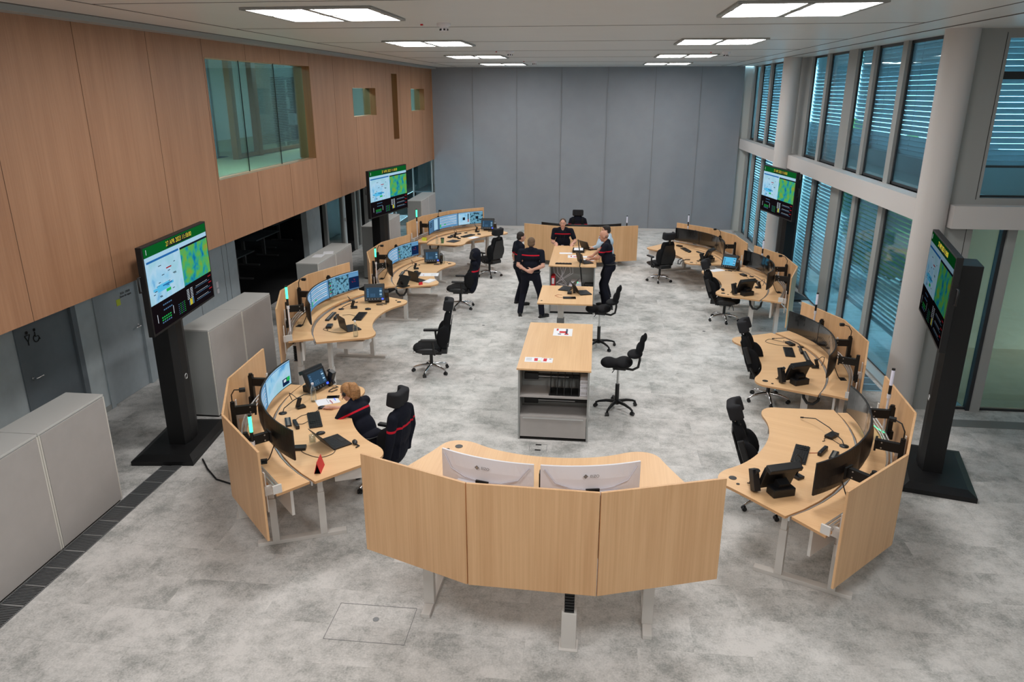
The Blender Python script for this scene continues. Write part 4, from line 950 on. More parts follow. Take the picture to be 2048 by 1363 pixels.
t = thing('drinking_cup', 'green paper cup with dark lid on the farthest oak wall desk', 'cup', on('L4', 1.1, 1.12)); G().lathe('green_cup', [(.032, 0), (.045, .12)], 20).build('cup', t); G().lathe('black_plastic', [(.048, .12), (.047, .135), (.03, .14)], 20).build('lid', t)
o = G().lathe('clear_glass', [(.03, 0), (.038, .005), (.036, .09), (.034, .09), (.034, .01)], 20).build('glass_tumbler'); place(o, on('L1', .48, .9)); tag(o, 'empty clear tumbler behind the laptop lid', 'glass')
o = G().ell('black_plastic', (0, 0, .02), (.06, .03, .02)).tube('black_plastic', [(.04, 0, .015), (.09, .04, .01), (.12, 0, .008)], .008, 6).build('headset_pouch'); place(o, on('L1', .66, 1.36), DK['L1'][2]); tag(o, 'black earpiece lying at the laptop corner of the seated person\'s desk', 'earpiece')
def cable(k, pts, lab, m='black_plastic', r=.0035, base=None):
    f = on if base is None else onsh
    P = [f(k, x, y, z) for x, y, z in pts]; Q = []
    for i in range(len(P)-1):      # Catmull-Rom
        p0, p1, p2, p3 = [Vector(P[max(0, min(len(P)-1, i+j))]) for j in (-1, 0, 1, 2)]
        for s in range(5):
            t = s/5; Q.append(.5*((2*p1)+(p2-p0)*t+(2*p0-5*p1+4*p2-p3)*t*t+(3*p1-p0-3*p2+p3)*t**3))
    Q.append(Vector(P[-1])); o0 = Vector(P[0]); o = G().tube(m, [q-o0 for q in Q], r, 6).build('cable'); place(o, o0); tag(o, lab+' on '+WHERE[k], 'cable')
cable('L1', [(.7, 1.15, .005), (.85, 1.1, .005), (.9, .95, .005), (.75, .8, .005), (.65, .76, .01)], 'black charging cable from the laptop')
cable('L1', [(-.1, .87, .01), (-.05, .8, .005), (-.1, .7, .005)], 'thin keyboard cable'); cable('L1', [(-.46, 1.04, .01), (-.35, .95, .005), (-.3, .8, .005), (-.15, .7, .005)], 'thin mouse cable')
cable('L2', [(.83, 1.26, .01), (.95, 1.1, .005), (.9, .9, .005), (.8, .75, .005), (.7, .78, .01)], 'thin looping laptop cable'); cable('L2', [(.04, 1.03, .01), (-.05, .9, .005), (.0, .78, .005)], 'thin keyboard cable')
cable('R1', [(-.06, 1.08, .01), (.02, .95, .005), (.08, .85, .005), (.12, .8, .01)], 'thin keyboard cable', 'orange_cable'); cable('R1', [(.42, .66, .01), (.48, .72, .005), (.53, .78, .01)], 'short black box cable')
cable('R2', [(.8, .72, .01), (.95, .85, .005), (1.05, 1.0, .005), (.9, 1.1, .005), (.75, .95, .005), (.7, .7, .005)], 'looped black cable'); cable('R3', [(.65, .78, .01), (.4, .72, .005), (0, .8, .005), (-.4, .85, .005)], 'long thin black cable')
cable('R3', [(-.6, 1.0, .005), (-.5, .85, .005), (-.42, .7, .02)], 'black telephone cable')
for k in ('L1', 'L2', 'L3', 'R1', 'R2', 'R3'):
    lx = .8
    o = G().box('black_plastic', (0, 0, .004), (.12, .09, .008)).box('black_metal', (0, 0, .012), (.05, .03, .02)).build('cable_flap', bevel=.002); place(o, onsh(k, lx if k[0] == 'L' else -lx, .36), DK[k][2]); tag(o, 'square black cable flap in the monitor shelf of '+WHERE[k], 'cable flap')
    s = 1 if k[0] == 'L' else -1
    cable(k, [(s*.8, .36, .02), (s*.82, .42, .03), (s*.8, .48, .15), (s*.8, .52, .25)], 'black monitor cable rising from the shelf', r=.006, base=1)
for k, sx in (('R4', -1), ('R3', -1)):
    t = thing('hanging_handset', 'black handset cradle hanging over the front edge of '+WHERE[k], 'telephone handset', on(k, -.72, 1.52), DK[k][2]); G().tube('black_plastic', [(0, -.12, .02), (0, 0, .03), (0, .12, .0), (.03, .14, -.08), (.14, .13, -.1), (.18, .1, -.02), (.17, 0, .03)], .012, 6).build('cord_loop', t) if k == 'R4' else G().box('black_plastic', (0, -.05, .02), (.1, .05, .03)).build('cradle', t)
cable('R1', [(1.0, .5, .02), (.98, .42, .1), (.9, .3, .08), (.88, .2, .06)], 'bright green network cable', 'led_green', .004, base=1)  # glow put into the cable's colour; it is no lamp
t = thing('desk_speaker', 'small black loudspeaker standing between the two white monitors', 'speaker', on('F', 0.02, .72), 0); G().box('black_plastic', (0, 0, .1), (.08, .09, .2)).build('cabinet', t, bevel=.01)

# ================================================================== CENTRE FURNITURE
def open_cabinet(x0, x1, y0, y1, h, label, shelves, flap_h):
    W = x1-x0; L = y1-y0; cx, cy = (x0+x1)/2, (y0+y1)/2
    t = thing('open_cabinet', label, 'cabinet', (cx, cy, 0), 0, 'waist-high open cabinets in the middle')
    G().box('desk_wood', (0, 0, h-.0125), (W+.04, L+.03, .025)).build('top', t, bevel=.002)
    for s in (-1, 1): G().box('cabinet_side', (s*(W/2-.0125), 0, (h-.02)/2), (.025, L, h-.03)).build('side_panel', t)
    G().box('cabinet_side', (0, -L/2+.42, (h-.03)/2+.02), (W-.05, .02, h-.07)).build('back_panel', t); G().box('cabinet_side', (0, .23, (h-.03)/2+.02), (W-.05, L-.48, h-.06)).build('rear_body', t)
    for z in shelves: G().box('cabinet_grey', (0, -L/2+.215, z), (W-.05, .42, .025)).build('shelf', t)
    f = G().box('cabinet_grey', (0, -L/2+.012, flap_h/2+.035), (W-.06, .02, flap_h-.02)); fl = f.build('flap', t, bevel=.002)
    G().box('aluminium', (0, -L/2-.006, flap_h+.0), (W*.86, .02, .02)).build('handle', fl)
    G().box('dark_gap', (0, 0, .012), (W-.02, L-.02, .024)).build('plinth', t)
    return t
open_cabinet(-1.0, -.01, 9.57, 11.72, 1.08, 'waist-high open cabinet with oak top nearest the viewer, leaflets on it', (.36, .66), .34)
open_cabinet(-.98, .02, 15.97, 18.2, 1.09, 'waist-high open cabinet with red binder, where the group stands', (.5,), .46)
def power_duct(z, x0, x1, lab):
    t = thing('power_strip', lab, 'power strip', ((x0+x1)/2, 9.93, z), 0); w_ = x1-x0
    b = G().box('black_plastic', (0, 0, 0), (w_, .05, .045)); b.box('aluminium', (0, -.03, .0), (w_*.6, .006, .01)); b.build('strip', t); G().box('black_plastic', (-w_/2+.09, -.015, 0), (.2, .07, .09)).build('end_box', t, bevel=.005)
power_duct(.845, -.93, -.15, 'black power strip at the back of the upper shelf'); power_duct(.475, -.93, -.03, 'long black power strip at the back of the lower shelf')
t = thing('leaflet_rack', 'black leaflet rack with pointed dividers on the upper shelf', 'rack', (-.36, 9.75, .6725))
G().box('black_plastic', (0, 0, .006), (.42, .28, .012)).build('base', t)
for i in range(5):
    G().add([(-.2+i*.1, -.14, 0), (-.2+i*.1, .13, 0), (-.2+i*.1, .13, .26), (-.2+i*.1, .07, .28), (-.2+i*.1+.006, -.14, 0), (-.2+i*.1+.006, .13, 0), (-.2+i*.1+.006, .13, .26), (-.2+i*.1+.006, .07, .28)], [(0, 1, 2, 3), (7, 6, 5, 4), (0, 3, 7, 4), (3, 2, 6, 7), (2, 1, 5, 6), (0, 4, 5, 1)], 'black_plastic').build('divider', t)
for i in range(3):
    o = G().box('white_plastic', (0, 0, .04), (.11, .26, .075))
    for a in range(6): o.box('cable_grey', (-.04+.016*a, -.1305, .045), (.007, .002, .04))
    o = o.build('perforated_tray', bevel=.002); place(o, (-.083, 9.76, .6725+.08*i)); tag(o, 'white perforated tray at the cabinet side, %s of three stacked' % ('lowest', 'middle', 'topmost')[i], 'tray', 'white perforated trays')
flat('leaflet', (-.46, 11.25, 1.08), .0, (.3, .38), 'paper', 'white leaflet with red figures at the far part of the cabinet top', 'leaflet', extra=[('red', -.09, .12, .03, .1), ('red', .0, .0, .11, .1), ('dark_print', .06, .04, .03, .26), ('red', .06, -.1, .06, .06), ('dark_print', -.05, -.1, .05, .04)])
flat('leaflet', (-.82, 9.93, 1.08), .03, (.24, .2), 'paper', 'white leaflet with red and yellow figures at the near cabinet edge, wider one', 'leaflet', extra=[('red', .04, .0, .05, .12), ('yellow_note', .09, -.06, .04, .03)]+[('curtain_seam', -.06, .06-.02*i, .08, .004) for i in range(6)])
flat('leaflet', (-.62, 9.92, 1.08), -.02, (.16, .18), 'paper', 'smaller white leaflet with red figures at the near cabinet edge', 'leaflet', extra=[('red', -.03, .01, .05, .12), ('dark_print', .04, .05, .03, .02)])
# group cabinet contents
t = thing('ring_binder', 'red ring binder in the open cabinet of the group', 'binder', (-.9, 16.15, .5125)); G().box('red', (0, 0, .16), (.08, .28, .32)).build('cover', t, bevel=.003); G().box('paper', (0, -.1415, .22), (.055, .003, .13)).build('label_panel', t); G().cone('dark_gap', (0, -.142, .06), (0, -.1395, .06), .014).build('finger_hole', t)
t = thing('projector', 'grey-white projector box with green light in the group\'s cabinet', 'projector', (-.4, 16.2, .5125)); G().box('white_plastic_shade', (0, 0, .07), (.3, .34, .13)).build('body', t, bevel=.01); G().box('white_plastic', (.02, .02, .16), (.26, .3, .05)).build('lid', t, bevel=.01); G().ell('led_green', (.04, -.14, .19), (.012, .006, .012)).build('status_light', t)
t = thing('equipment_box', 'black equipment box at the back of the group\'s cabinet', 'box', (-.1, 16.2, .5125)); G().box('black_plastic', (0, 0, .07), (.2, .25, .14)).build('body', t, bevel=.008); G().cone('steel_grey', (0, -.125, .08), (0, -.14, .08), .03).build('knob', t)
g = G(); rn = random.Random(5)
for i in range(7):
    x = -.22+.07*i; g.tube('paper', [(x, 0, .5), (x+rn.uniform(-.05, .05), -.02, .35), (rn.uniform(-.2, .1), rn.uniform(-.05, .05), .12), (rn.uniform(-.2, .1), 0, .06), (.05, .05, .03)], .005, 6)
o = g.build('cable_bundle'); place(o, (-.68, 16.2, .53)); tag(o, 'tangle of white cables hanging in the group\'s cabinet', 'cables', None, 'stuff')
t = thing('power_strip', 'black multi-socket power strip along the near edge of the group\'s table', 'power strip', (-.68, 16.13, 1.09)); G().box('black_plastic', (0, 0, .012), (.36, .06, .024)).build('body', t, bevel=.003); [G().box('frame_dark', (-.14+.07*i, 0, .026), (.045, .045, .006)).build('socket', t) for i in range(5)]
t = thing('document_tray', 'dark document tray holding white paper on the group\'s table', 'tray', (-.39, 17.55, 1.09)); G().box('black_plastic', (0, 0, .03), (.28, .36, .06)).build('tray', t, bevel=.005); G().box('paper', (0, -.03, .064), (.21, .28, .008)).build('paper_stack', t)
flat('leaflet', (-.45, 16.95, 1.09), .05, (.34, .3), 'paper', 'white map sheet with red and violet print on the group\'s table', 'leaflet', extra=[('red', -.09, .02, .03, .12), ('red', 0, -.02, .08, .08), ('dark_print', .07, .02, .05, .2)])
flat('paper_sheet', (-.68, 17.3, 1.09), .05, (.3, .16), 'paper', 'narrow white paper strip beside the facing person\'s hand', 'paper')
flat('notebook', (-.12, 16.92, 1.09), .1, (.3, .17), 'paper', 'open white notebook under the bald person\'s hand', 'notebook', .01); flat('paper_sheet', (-.16, 16.62, 1.09), -.05, (.3, .16), 'paper', 'white sheet nearest the bald person', 'paper')
laptop_at((-.22, 17.8, 1.09), R(-50), 'open dark laptop at the far corner of the group\'s table', op=115)
laptop_at((-.3, 16.3, 1.09), R(-62), 'open laptop with dark lid just behind the thin black pole', op=105)
t = thing('pole_stand', 'thin black pole with clamps standing before the group\'s cabinet', 'pole', (-.3, 15.9, 0)); G().tube('black_metal', [(-.02, -.02, 1.09), (0, 0, 1.25), (-.08, .35, 1.62)], .011, 8).build('upper_tube', t); G().tube('black_metal', [(.08, -.08, .35), (.0, -.02, 1.09)], .014, 8).build('lower_tube', t); G().box('black_metal', (0, .02, 1.22), (.06, .06, .08)).build('clamp', t)
# small high desk with laptops
t = thing('high_desk', 'small high desk with two laptops between the open cabinets', 'desk', (-.52, 13.88, 0))
G().box('desk_wood', (0, 0, .9865), (1.02, 1.34, .027)).build('tabletop', t, bevel=.002); G().box('light_metal', (0, 0, .95), (.7, 1.0, .04)).build('frame', t)
G().box('steel_grey', (-.1, 0, .28), (.14, .1, .5)).build('column_sleeve', t); G().box('light_metal', (-.1, 0, .74), (.11, .075, .42)).build('column', t); G().box('light_metal', (-.1, 0, .02), (.1, .8, .04)).build('foot', t); G().box('light_metal', (-.1, 0, .02), (.7, .1, .036)).build('cross_foot', t)
G().cone('dark_gap', (-.44, -.5, 1.0), (-.44, -.5, 1.003), .02).build('cable_hole', t)
laptop_at((-.43, 14.27, 1.0), R(75), 'open laptop facing the wooden wall on the small high desk', op=118, group='laptops on the small high desk')
laptop_at((-.3, 13.98, 1.0), R(-70), 'open laptop facing the windows on the small high desk', op=118, group='laptops on the small high desk')
flat('tablet_computer', (-.45, 13.62, 1.0), R(5), (.24, .13), 'black_gloss', 'black tablet with thin cable on the small high desk', 'tablet', .012)
t = thing('phone_holder', 'small black phone holder between the two laptops', 'holder', (-.42, 13.95, 1.0)); G().box('black_plastic', (-.04, 0, .02), (.08, .12, .04)).build('base', t, bevel=.004); G().box('black_plastic', (.05, .05, .06), (.05, .04, .12)).build('post', t); G().tube('black_metal', [(.05, .05, .12), (.05, .12, .2), (0, .14, .16)], .008, 6).build('hook', t)
o = G().tube('orange_cable', [(0, 0, .005), (-.1, .04, .004), (-.16, .14, .004), (-.1, .22, .004), (-.03, .2, .004)], .003, 6).build('cable'); place(o, (-.57, 13.62, 1.0)); tag(o, 'thin cable curling from the tablet on the small high desk', 'cable')

# ================================================================== CHAIRS
def caster(mw='black_plastic'):
    g = G()
    for s in (-1, 1): g.cone(mw, (s*.006, 0, .028), (s*.028, 0, .028), .028, seg=16)
    g.box(mw, (0, .0, .05), (.03, .03, .03)); return g
def star(t, r, m, h=.085):
    b = G()
    for i in range(5):
        a = 2*math.pi*i/5+.3; c, s = math.cos(a), math.sin(a)
        b.tube(m, [(c*.03, s*.03, h+.045), (c*r*.5, s*r*.5, h+.04), (c*r*.85, s*r*.85, h+.015), (c*r, s*r, h-.01)], .02, 8, rs=[.03, .024, .018, .016])
    b.cone(m, (0, 0, h), (0, 0, h+.07), .04, .035); sb = b.build('star_base', t)
    for i in range(5):
        a = 2*math.pi*i/5+.3; o = caster().build('caster', sb); o.location = (math.cos(a)*r, math.sin(a)*r, 0); o.rotation_euler = (0, 0, a+i*1.1)
def make_chair(rec=9, name='office_chair'):
    t = thing(name, 'x', 'chair', (0, 0, 0), 0, 'black control room chairs'); star(t, .32, 'chrome')
    G().cone('black_plastic', (0, 0, .12), (0, 0, .36), .03).build('gas_column', t)
    mch = G().box('black_plastic', (0, -.02, .385), (.26, .34, .06)); mch.box('black_plastic', (0, -.24, .42), (.3, .1, .08)); mch.tube('black_plastic', [(.1, .1, .38), (.2, .12, .36), (.28, .12, .33)], .008, 6); mch.tube('black_plastic', [(.1, .16, .38), (.18, .2, .34), (.22, .21, .3)], .008, 6); mch.tube('chrome', [(-.15, .2, .4), (-.15, .3, .4), (.15, .3, .4), (.15, .2, .4)], .006, 6)
    mch.build('mechanism', t, bevel=.01)
    s = G(); s.ell('chair_fabric', (0, .05, .46), (.26, .26, .06)); s.box('chair_fabric', (0, .03, .46), (.46, .42, .08)); s.ell('chair_fabric', (0, .22, .455), (.22, .1, .06))
    s.ell('chair_fabric', (-.22, .03, .475), (.06, .22, .055)); s.ell('chair_fabric', (.22, .03, .475), (.06, .22, .055)); s.build('seat', t, remesh=.018, smooth_it=8)
    for q in (-1, 1): G().ell('chair_leather', (q*.26, .05, .465), (.025, .2, .05)).build('seat_side_trim', t)
    T = Matrix.Translation((0, -.25, .5)) @ Matrix.Rotation(R(rec), 4, 'X')
    b = G(); b.prism('chair_fabric', [(-.21, 0), (.21, 0), (.215, .18), (.16, .52), (.12, .6), (-.12, .6), (-.16, .52), (-.215, .18)], -.035, .04, T @ Matrix.Rotation(R(90), 4, 'X'))
    for q in (-1, 1): b.ell('chair_fabric', (q*.2, .05, .2), (.055, .12, .2), T); b.ell('chair_fabric', (q*.13, .03, .46), (.06, .06, .14), T)
    b.ell('chair_fabric', (0, .03, .18), (.17, .06, .14), T); bk = b.build('backrest', t, remesh=.018, smooth_it=6)
    G().prism('chair_leather', [(-.17, .02), (.17, .02), (.19, .2), (.13, .52), (-.13, .52), (-.19, .2)], .05, .065, T @ Matrix.Rotation(R(90), 4, 'X')).build('back_shell', t, bevel=.006)
    G().rect('screw_silver', -.03, .03, .53, .54, -.0, T @ Matrix.Translation((0, .045, 0))).build('logo_bar', bk)
    ps = G()
    for q in (-.05, .05): ps.cone('chrome', (q, 0, .58), (q, .0, .7), .007, T=T)
    ps.box('black_plastic', (0, -.02, .62), (.05, .04, .14), T); ps.build('headrest_post', t)
    h = G(); h.prism('headrest_fabric', [(-.12, -.05), (.12, -.05), (.165, -.01), (.165, .11), (.12, .13), (.075, .055), (-.075, .055), (-.12, .13), (-.165, .11), (-.165, -.01)], .645, .835, T); h.build('headrest', t, remesh=.012, smooth_it=34)
    for q in (-1, 1):
        G().tube('black_plastic', [(q*.24, -.08, .4), (q*.31, -.08, .42), (q*.31, -.06, .65)] if rec < 15 else [(q*.24, -.12, .4), (q*.3, -.16, .43), (q*.29, -.28, .62)], .02, 8).build('arm_post', t)
        if rec < 15: G().box('chair_leather', (q*.3, .01, .675), (.075, .28, .04)).build('armrest', t, bevel=.015, seg=3)
        else: G().box('chair_leather', (q*.28, .02, .32), (.04, .075, .28), T).build('armrest', t, bevel=.015, seg=3)
    return t
ch0 = make_chair(); ch1 = make_chair(20); first = [True, True]
CHG = 'black control room chairs'
def chair(x, y, rz, lab, v=0):
    p = (ch0, ch1)[v]
    if first[v]: first[v] = False; place(p, (x, y, 0), rz); p['label'] = lab; return p
    return copy_tree(p, (x, y, 0), rz, lab)
chair(-2.8, 12.08, R(98), 'black chair standing free in the aisle beside the second oak wall desk')
chair(-3.02, 16.2, R(92), 'black chair with a dark jacket hung over it at the third oak wall desk')
chair(-2.8, 19.35, R(52), 'black chair at the farthest oak wall desk, its back to the viewer')
chair(1.7, 19.3, R(28), 'black chair at the farthest window desk, turned back to the viewer')
chair(2.82, 15.85, R(-105), 'black chair at the third window desk', 1)
chair(2.83, 11.4, R(-108), 'black chair at the second window desk', 1)
chair(2.15, 8.1, R(-100), 'black chair at the nearest window desk', 1)
chair(-2.6, 8.1, R(76), 'black chair under the seated ponytailed person')
chair(-.55, 22.25, R(180), 'black chair with jacket behind the rear desk')
# saddle stools
def make_stool():
    t = thing('saddle_stool', 'x', 'stool', (0, 0, 0), 0, 'black saddle stools'); star(t, .33, 'black_metal')
    G().cone('black_plastic', (0, 0, .12), (0, 0, .42), .032).build('gas_column', t); G().cone('aluminium', (0, 0, .42), (0, 0, .68), .016).build('piston', t)
    s = G(); s.ell('chair_fabric', (0, .15, .76), (.15, .13, .08)); s.ell('chair_fabric', (0, -.08, .78), (.215, .14, .075)); s.ell('chair_fabric', (0, .04, .755), (.13, .2, .07)); s.build('seat', t, remesh=.014, smooth_it=6)
    mm = G().box('black_plastic', (0, -.02, .69), (.12, .2, .05)); mm.tube('black_plastic', [(.06, 0, .69), (.12, .02, .66), (.16, .02, .62)], .008, 6); mm.tube('black_plastic', [(-.06, .04, .69), (-.1, .08, .63)], .008, 6); mm.build('mechanism', t, bevel=.01)
    G().tube('black_plastic', [(0, -.1, .68), (0, -.22, .67), (0, -.3, .72), (0, -.32, .84), (0, -.31, .95)], .02, 8).build('back_post', t)
    b = G(); b.ell('chair_fabric', (0, -.24, .93), (.19, .12, .05)); b.ell('chair_fabric', (0, -.3, 1.0), (.12, .05, .12)); b.ell('chair_fabric', (0, -.34, 1.1), (.085, .04, .14)); b.ell('chair_fabric', (0, -.38, 1.21), (.05, .03, .07)); b.build('backrest', t, remesh=.012, smooth_it=5)
    return t
s0 = make_stool(); place(s0, (.42, 10.8, 0), R(82)); s0['label'] = 'black saddle stool nearest the viewer, beside the first open cabinet'
copy_tree(s0, (-.02+.15, 13.75, 0), R(75), 'black saddle stool beside the small high desk with laptops')

# ================================================================== PEOPLE
def ik(a, c, l1, l2, pole):
    a, c, pole = Vector(a), Vector(c), Vector(pole); d = c-a; L = min(d.length, (l1+l2)*.998); u = d.normalized()
    x = (l1*l1-l2*l2+L*L)/(2*L); h = math.sqrt(max(0, l1*l1-x*x)); p = pole-u*pole.dot(u); p.normalize(); return a+u*x+p*h, a+u*L
def hand(g, m, w, d, up, side, curl=.4, spread=1.0, thumb=True):
    """palm from wrist w along d; up = back of the hand; side=+1 thumb towards d x up"""
    w, d, up = Vector(w), Vector(d).normalized(), Vector(up); up = (up-d*up.dot(d)).normalized(); s = d.cross(up)*side
    rot = Matrix((s, d, up)).transposed()
    g.ell(m, w+d*.045, (.042, .055, .018), rot=rot); g.cap(m, w-d*.02, w+d*.03, .026, .027)
    for i, (o, L) in enumerate(((.03, .072), (.011, .08), (-.009, .075), (-.028, .06))):
        p = w+d*.085+s*o; q = d; r = .0092-.0004*i; c = curl*(1+.12*i); sp = s*(o*2.2*spread)
        for seg in (.45, .32, .26):
            q2 = (d*math.cos(c*(1 if seg == .45 else 1.9 if seg == .32 else 2.6))-up*math.sin(c*(1 if seg == .45 else 1.9 if seg == .32 else 2.6))+sp*.6).normalized(); n_ = p+q2*L*seg; g.cap(m, p, n_, r, r*.93); p = n_; r *= .93
    p = w+d*.02+s*.032; n_ = p+(d*.6+s*.75-up*.2).normalized()*.038; g.cap(m, p, n_, .0125, .011); g.cap(m, n_, n_+(d*.85+s*.3-up*.3).normalized()*.032, .0108, .009)
def person(label, loc, rz, hair='hair_short', skin='skin', sc=1.0, wide=1.0, lean=0, head_yaw=0, head_pitch=0, feet=((-.13, 0), (.13, 0)), foot_yaw=(8, -8),
           hands=None, hand_dir=None, hand_up=None, poles=None, curl=(.4, .4), shirt='polo', shirt_mat=None, trouser_mat='trouser', seated=False, seat_z=.5, bald=False, stripe_leg=False, voxel=.009, long_sleeve=False, belly=0, side_lean=0, hip_off=(0, 0), twist=0, hair_style='short'):
    t = thing('person', label, 'person', loc, rz, None); t.scale = (sc, sc, sc)
    W = wide; hz = seat_z+.1 if seated else .94
    hip = Vector((hip_off[0], hip_off[1], hz)); LM = Matrix.Rotation(R(side_lean), 4, 'Y') @ Matrix.Rotation(R(-lean), 4, 'X') @ Matrix.Rotation(R(twist), 4, 'Z')
    def tp(x, y, z): return hip+LM.to_3x3() @ Vector((x, y, z))
    neck = tp(0, .0, .555); ch = tp(0, .01, .36); sh = [tp(s*.185*W, 0, .505) for s in (-1, 1)]
    HR = Matrix.Rotation(R(head_yaw), 3, 'Z') @ Matrix.Rotation(R(-head_pitch), 3, 'X')
    hc = neck+HR @ Vector((0, .03, .135)); b = G()
    def hp(x, y, z): return hc+HR @ Vector((x, y, z))
    # head
    b.ell(skin, hp(0, -.005, .025), (.076, .096, .098), rot=HR); b.ell(skin, hp(0, .03, -.045), (.056, .062, .066), rot=HR); b.ell(skin, hp(0, .066, -.085), (.026, .024, .02), rot=HR)
    b.cap(skin, hp(0, .092, .012), hp(0, .112, -.018), .009, .0135); b.ell(skin, hp(0, .075, .035), (.05, .02, .012), rot=HR)
    for s in (-1, 1): b.ell(skin, hp(s*.077, -.005, -.005), (.011, .02, .032), rot=HR); b.ell(skin, hp(s*.035, .062, -.03), (.024, .02, .022), rot=HR)
    b.cap(skin, neck+Vector((0, 0, -.03)), hp(0, -.015, -.05), .056, .054)
    # torso core and legs core
    b.ell(skin, tp(0, 0, .42), (.165*W, .095, .13), rot=LM.to_3x3()); b.ell(skin, tp(0, 0, .2), (.135*W, .09, .2), rot=LM.to_3x3()); b.ell(skin, hip+Vector((0, 0, 0)), (.15*W, .1, .12))
    b.cap(skin, sh[0], sh[1], .05, .05)
    tr = G(); sl = G(); shl = [G(), G()]
    # legs
    for i, s in enumerate((-1, 1)):
        hj = hip+Vector((s*.085*W, 0, -.03)); fx, fy = feet[i]
        ank = Vector((fx, fy, .09)); kn, an = ik(hj, ank, .43, .43, (s*.15, 1, .15 if not seated else .6)); an = ank
        b.cap(skin, hj, kn, .07, .05); b.cap(skin, kn, an, .048, .036); b.cap(skin, an, an+Vector((0, .03, -.04)), .036, .03)
        tr.cap(trouser_mat, hj, kn, .094*(.5+.5*W), .072); tr.cap(trouser_mat, kn, an+Vector((0, 0, .0)), .071, .064)
        a = R(foot_yaw[i]); fd = Vector((-math.sin(a), math.cos(a), 0))
        f = an+Vector((0, 0, -.055)); shoes = shl[i]; shoes.ell('shoe', f+fd*.07+Vector((0, 0, .005)), (.046, .13, .042), rot=Matrix.Rotation(a, 3, 'Z')); shoes.ell('shoe', f-fd*.02+Vector((0, 0, .02)), (.042, .055, .055)); shoes.box('shoe', tuple(f+fd*.05+Vector((0, 0, -.025))), (.08, .25, .02), rz=a)
    tr.ell(trouser_mat, hip+Vector((0, -.015, -.0)), (.165*W, .125, .13)); tr.ell(trouser_mat, hip+Vector((0, .0, .08)), (.16*W, .12+belly*.3, .08))
    # arms
    hands = hands or (None, None); poles = poles or ((-.4, -.6, -.3), (.4, -.6, -.3)); hand_dir = hand_dir or (None, None); hand_up = hand_up or (None, None)
    for i, s in enumerate((-1, 1)):
        w_ = Vector(hands[i]) if hands[i] else sh[i]+Vector((s*.07, .03, -.54)); el, wr = ik(sh[i], w_, .3, .26, poles[i])
        b.cap(skin, sh[i], el, .048, .04); b.cap(skin, el, wr, .042, .027)
        mid = el.lerp(wr, .3); b.ell(skin, mid, (.043, .043, .05))
        hd = Vector(hand_dir[i]) if hand_dir[i] else (wr-el); hu = hand_up[i] or (s*1, 0, .2); hand(b, skin, wr, hd, hu, s*1.0, curl[i])
        sm = shirt_mat; r = 1.0
        if long_sleeve: sl.cap(sm, sh[i], el, .068, .056); sl.cap(sm, el, wr.lerp(el, .12), .055, .04)
        else: sl.cap(sm, sh[i], sh[i].lerp(el, .66), .066, .063)
    sl.cap(shirt_mat, sh[0], sh[1], .066, .066)
    sl.ell(shirt_mat, tp(0, .0, .41), (.19*W, .118, .14), rot=LM.to_3x3()); sl.ell(shirt_mat, tp(0, .01+belly*.6, .2), (.168*W+belly*.5, .118+belly, .2), rot=LM.to_3x3()); sl.ell(shirt_mat, tp(0, 0, .06), (.168*W, .125, .1), rot=LM.to_3x3())
    sl.cap(shirt_mat, tp(0, -.01, .48), tp(0, -.015, .565), .078, .068); sl.cap(shirt_mat, sh[0].lerp(sh[1], .3)+Vector((0, 0, .03)), sh[0].lerp(sh[1], .7)+Vector((0, 0, .03)), .06, .06)
    b.build('body', t, remesh=voxel, smooth_it=2)
    sl.build('shirt', t, remesh=.012, smooth_it=5); tr.build('trousers', t, remesh=.013, smooth_it=5); [q.build('shoe', t, remesh=.009, smooth_it=2) for q in shl]
    # belt
    G().tube('black_plastic', [tuple(hip+Vector((math.cos(q)*(.166*W), math.sin(q)*(.126+belly*.3), .08))) for q in [R(i*15) for i in range(25)]], .012, 6).build('belt', t)
    # face
    e = G(); br = G()
    for s in (-1, 1):
        e.ell('eye_white', hp(s*.031, .079, .008), (.0135, .009, .008), rot=HR); e.ell('iris', hp(s*.031, .0865, .008), (.006, .004, .006), rot=HR); br.cap('hair_dark' if hair == 'hair_dark' else 'hair_brown', hp(s*.018, .093, .034), hp(s*.045, .082, .036), .0045, .0035)
    e.build('eyes', t); br.build('eyebrows', t); G().cap('lip', hp(-.02, .089, -.052), hp(.02, .089, -.052), .006, .006).ell('lip', hp(0, .094, -.053), (.015, .006, .007), rot=HR).build('mouth', t)
    # hair
    h = G()
    if bald: h.ell(hair, hp(0, -.03, -.0), (.0775, .075, .05), rot=HR)
    elif hair_style == 'pony':
        h.ell(hair, hp(0, -.018, .04), (.086, .096, .094), rot=HR); h.ell(hair, hp(0, -.05, -.01), (.08, .065, .08), rot=HR)
        p0 = hp(0, -.095, .085); h.ell(hair, p0, (.032, .032, .032)); BK = HR @ Vector((0, -1, 0)); BK.z = 0; BK.normalize(); SD = HR @ Vector((1, 0, 0))
        for k, (dx, dy) in enumerate(((0, 0), (.025, .01), (-.025, .01), (.012, -.015), (-.012, -.015), (.035, .02), (-.03, .025))):
            h.tube(hair, [p0, p0+BK*(.05-dy)+SD*dx*.6+Vector((0, 0, .005)), p0+BK*(.085-dy)+SD*dx*1.4+Vector((0, 0, -.06)), p0+BK*(.09-dy)+SD*dx*2+Vector((0, 0, -.15)), p0+BK*(.08-dy)+SD*dx*2.2+Vector((0, 0, -.23+.012*k))], .02, 8, rs=[.02, .032, .034, .026, .008])
    else:
        h.ell(hair, hp(0, -.018, .045), (.083, .094, .086), rot=HR); h.ell(hair, hp(0, -.045, -.005), (.079, .064, .07), rot=HR)
        if hair_style == 'full': h.ell(hair, hp(0, .02, .1), (.06, .06, .03), rot=HR)
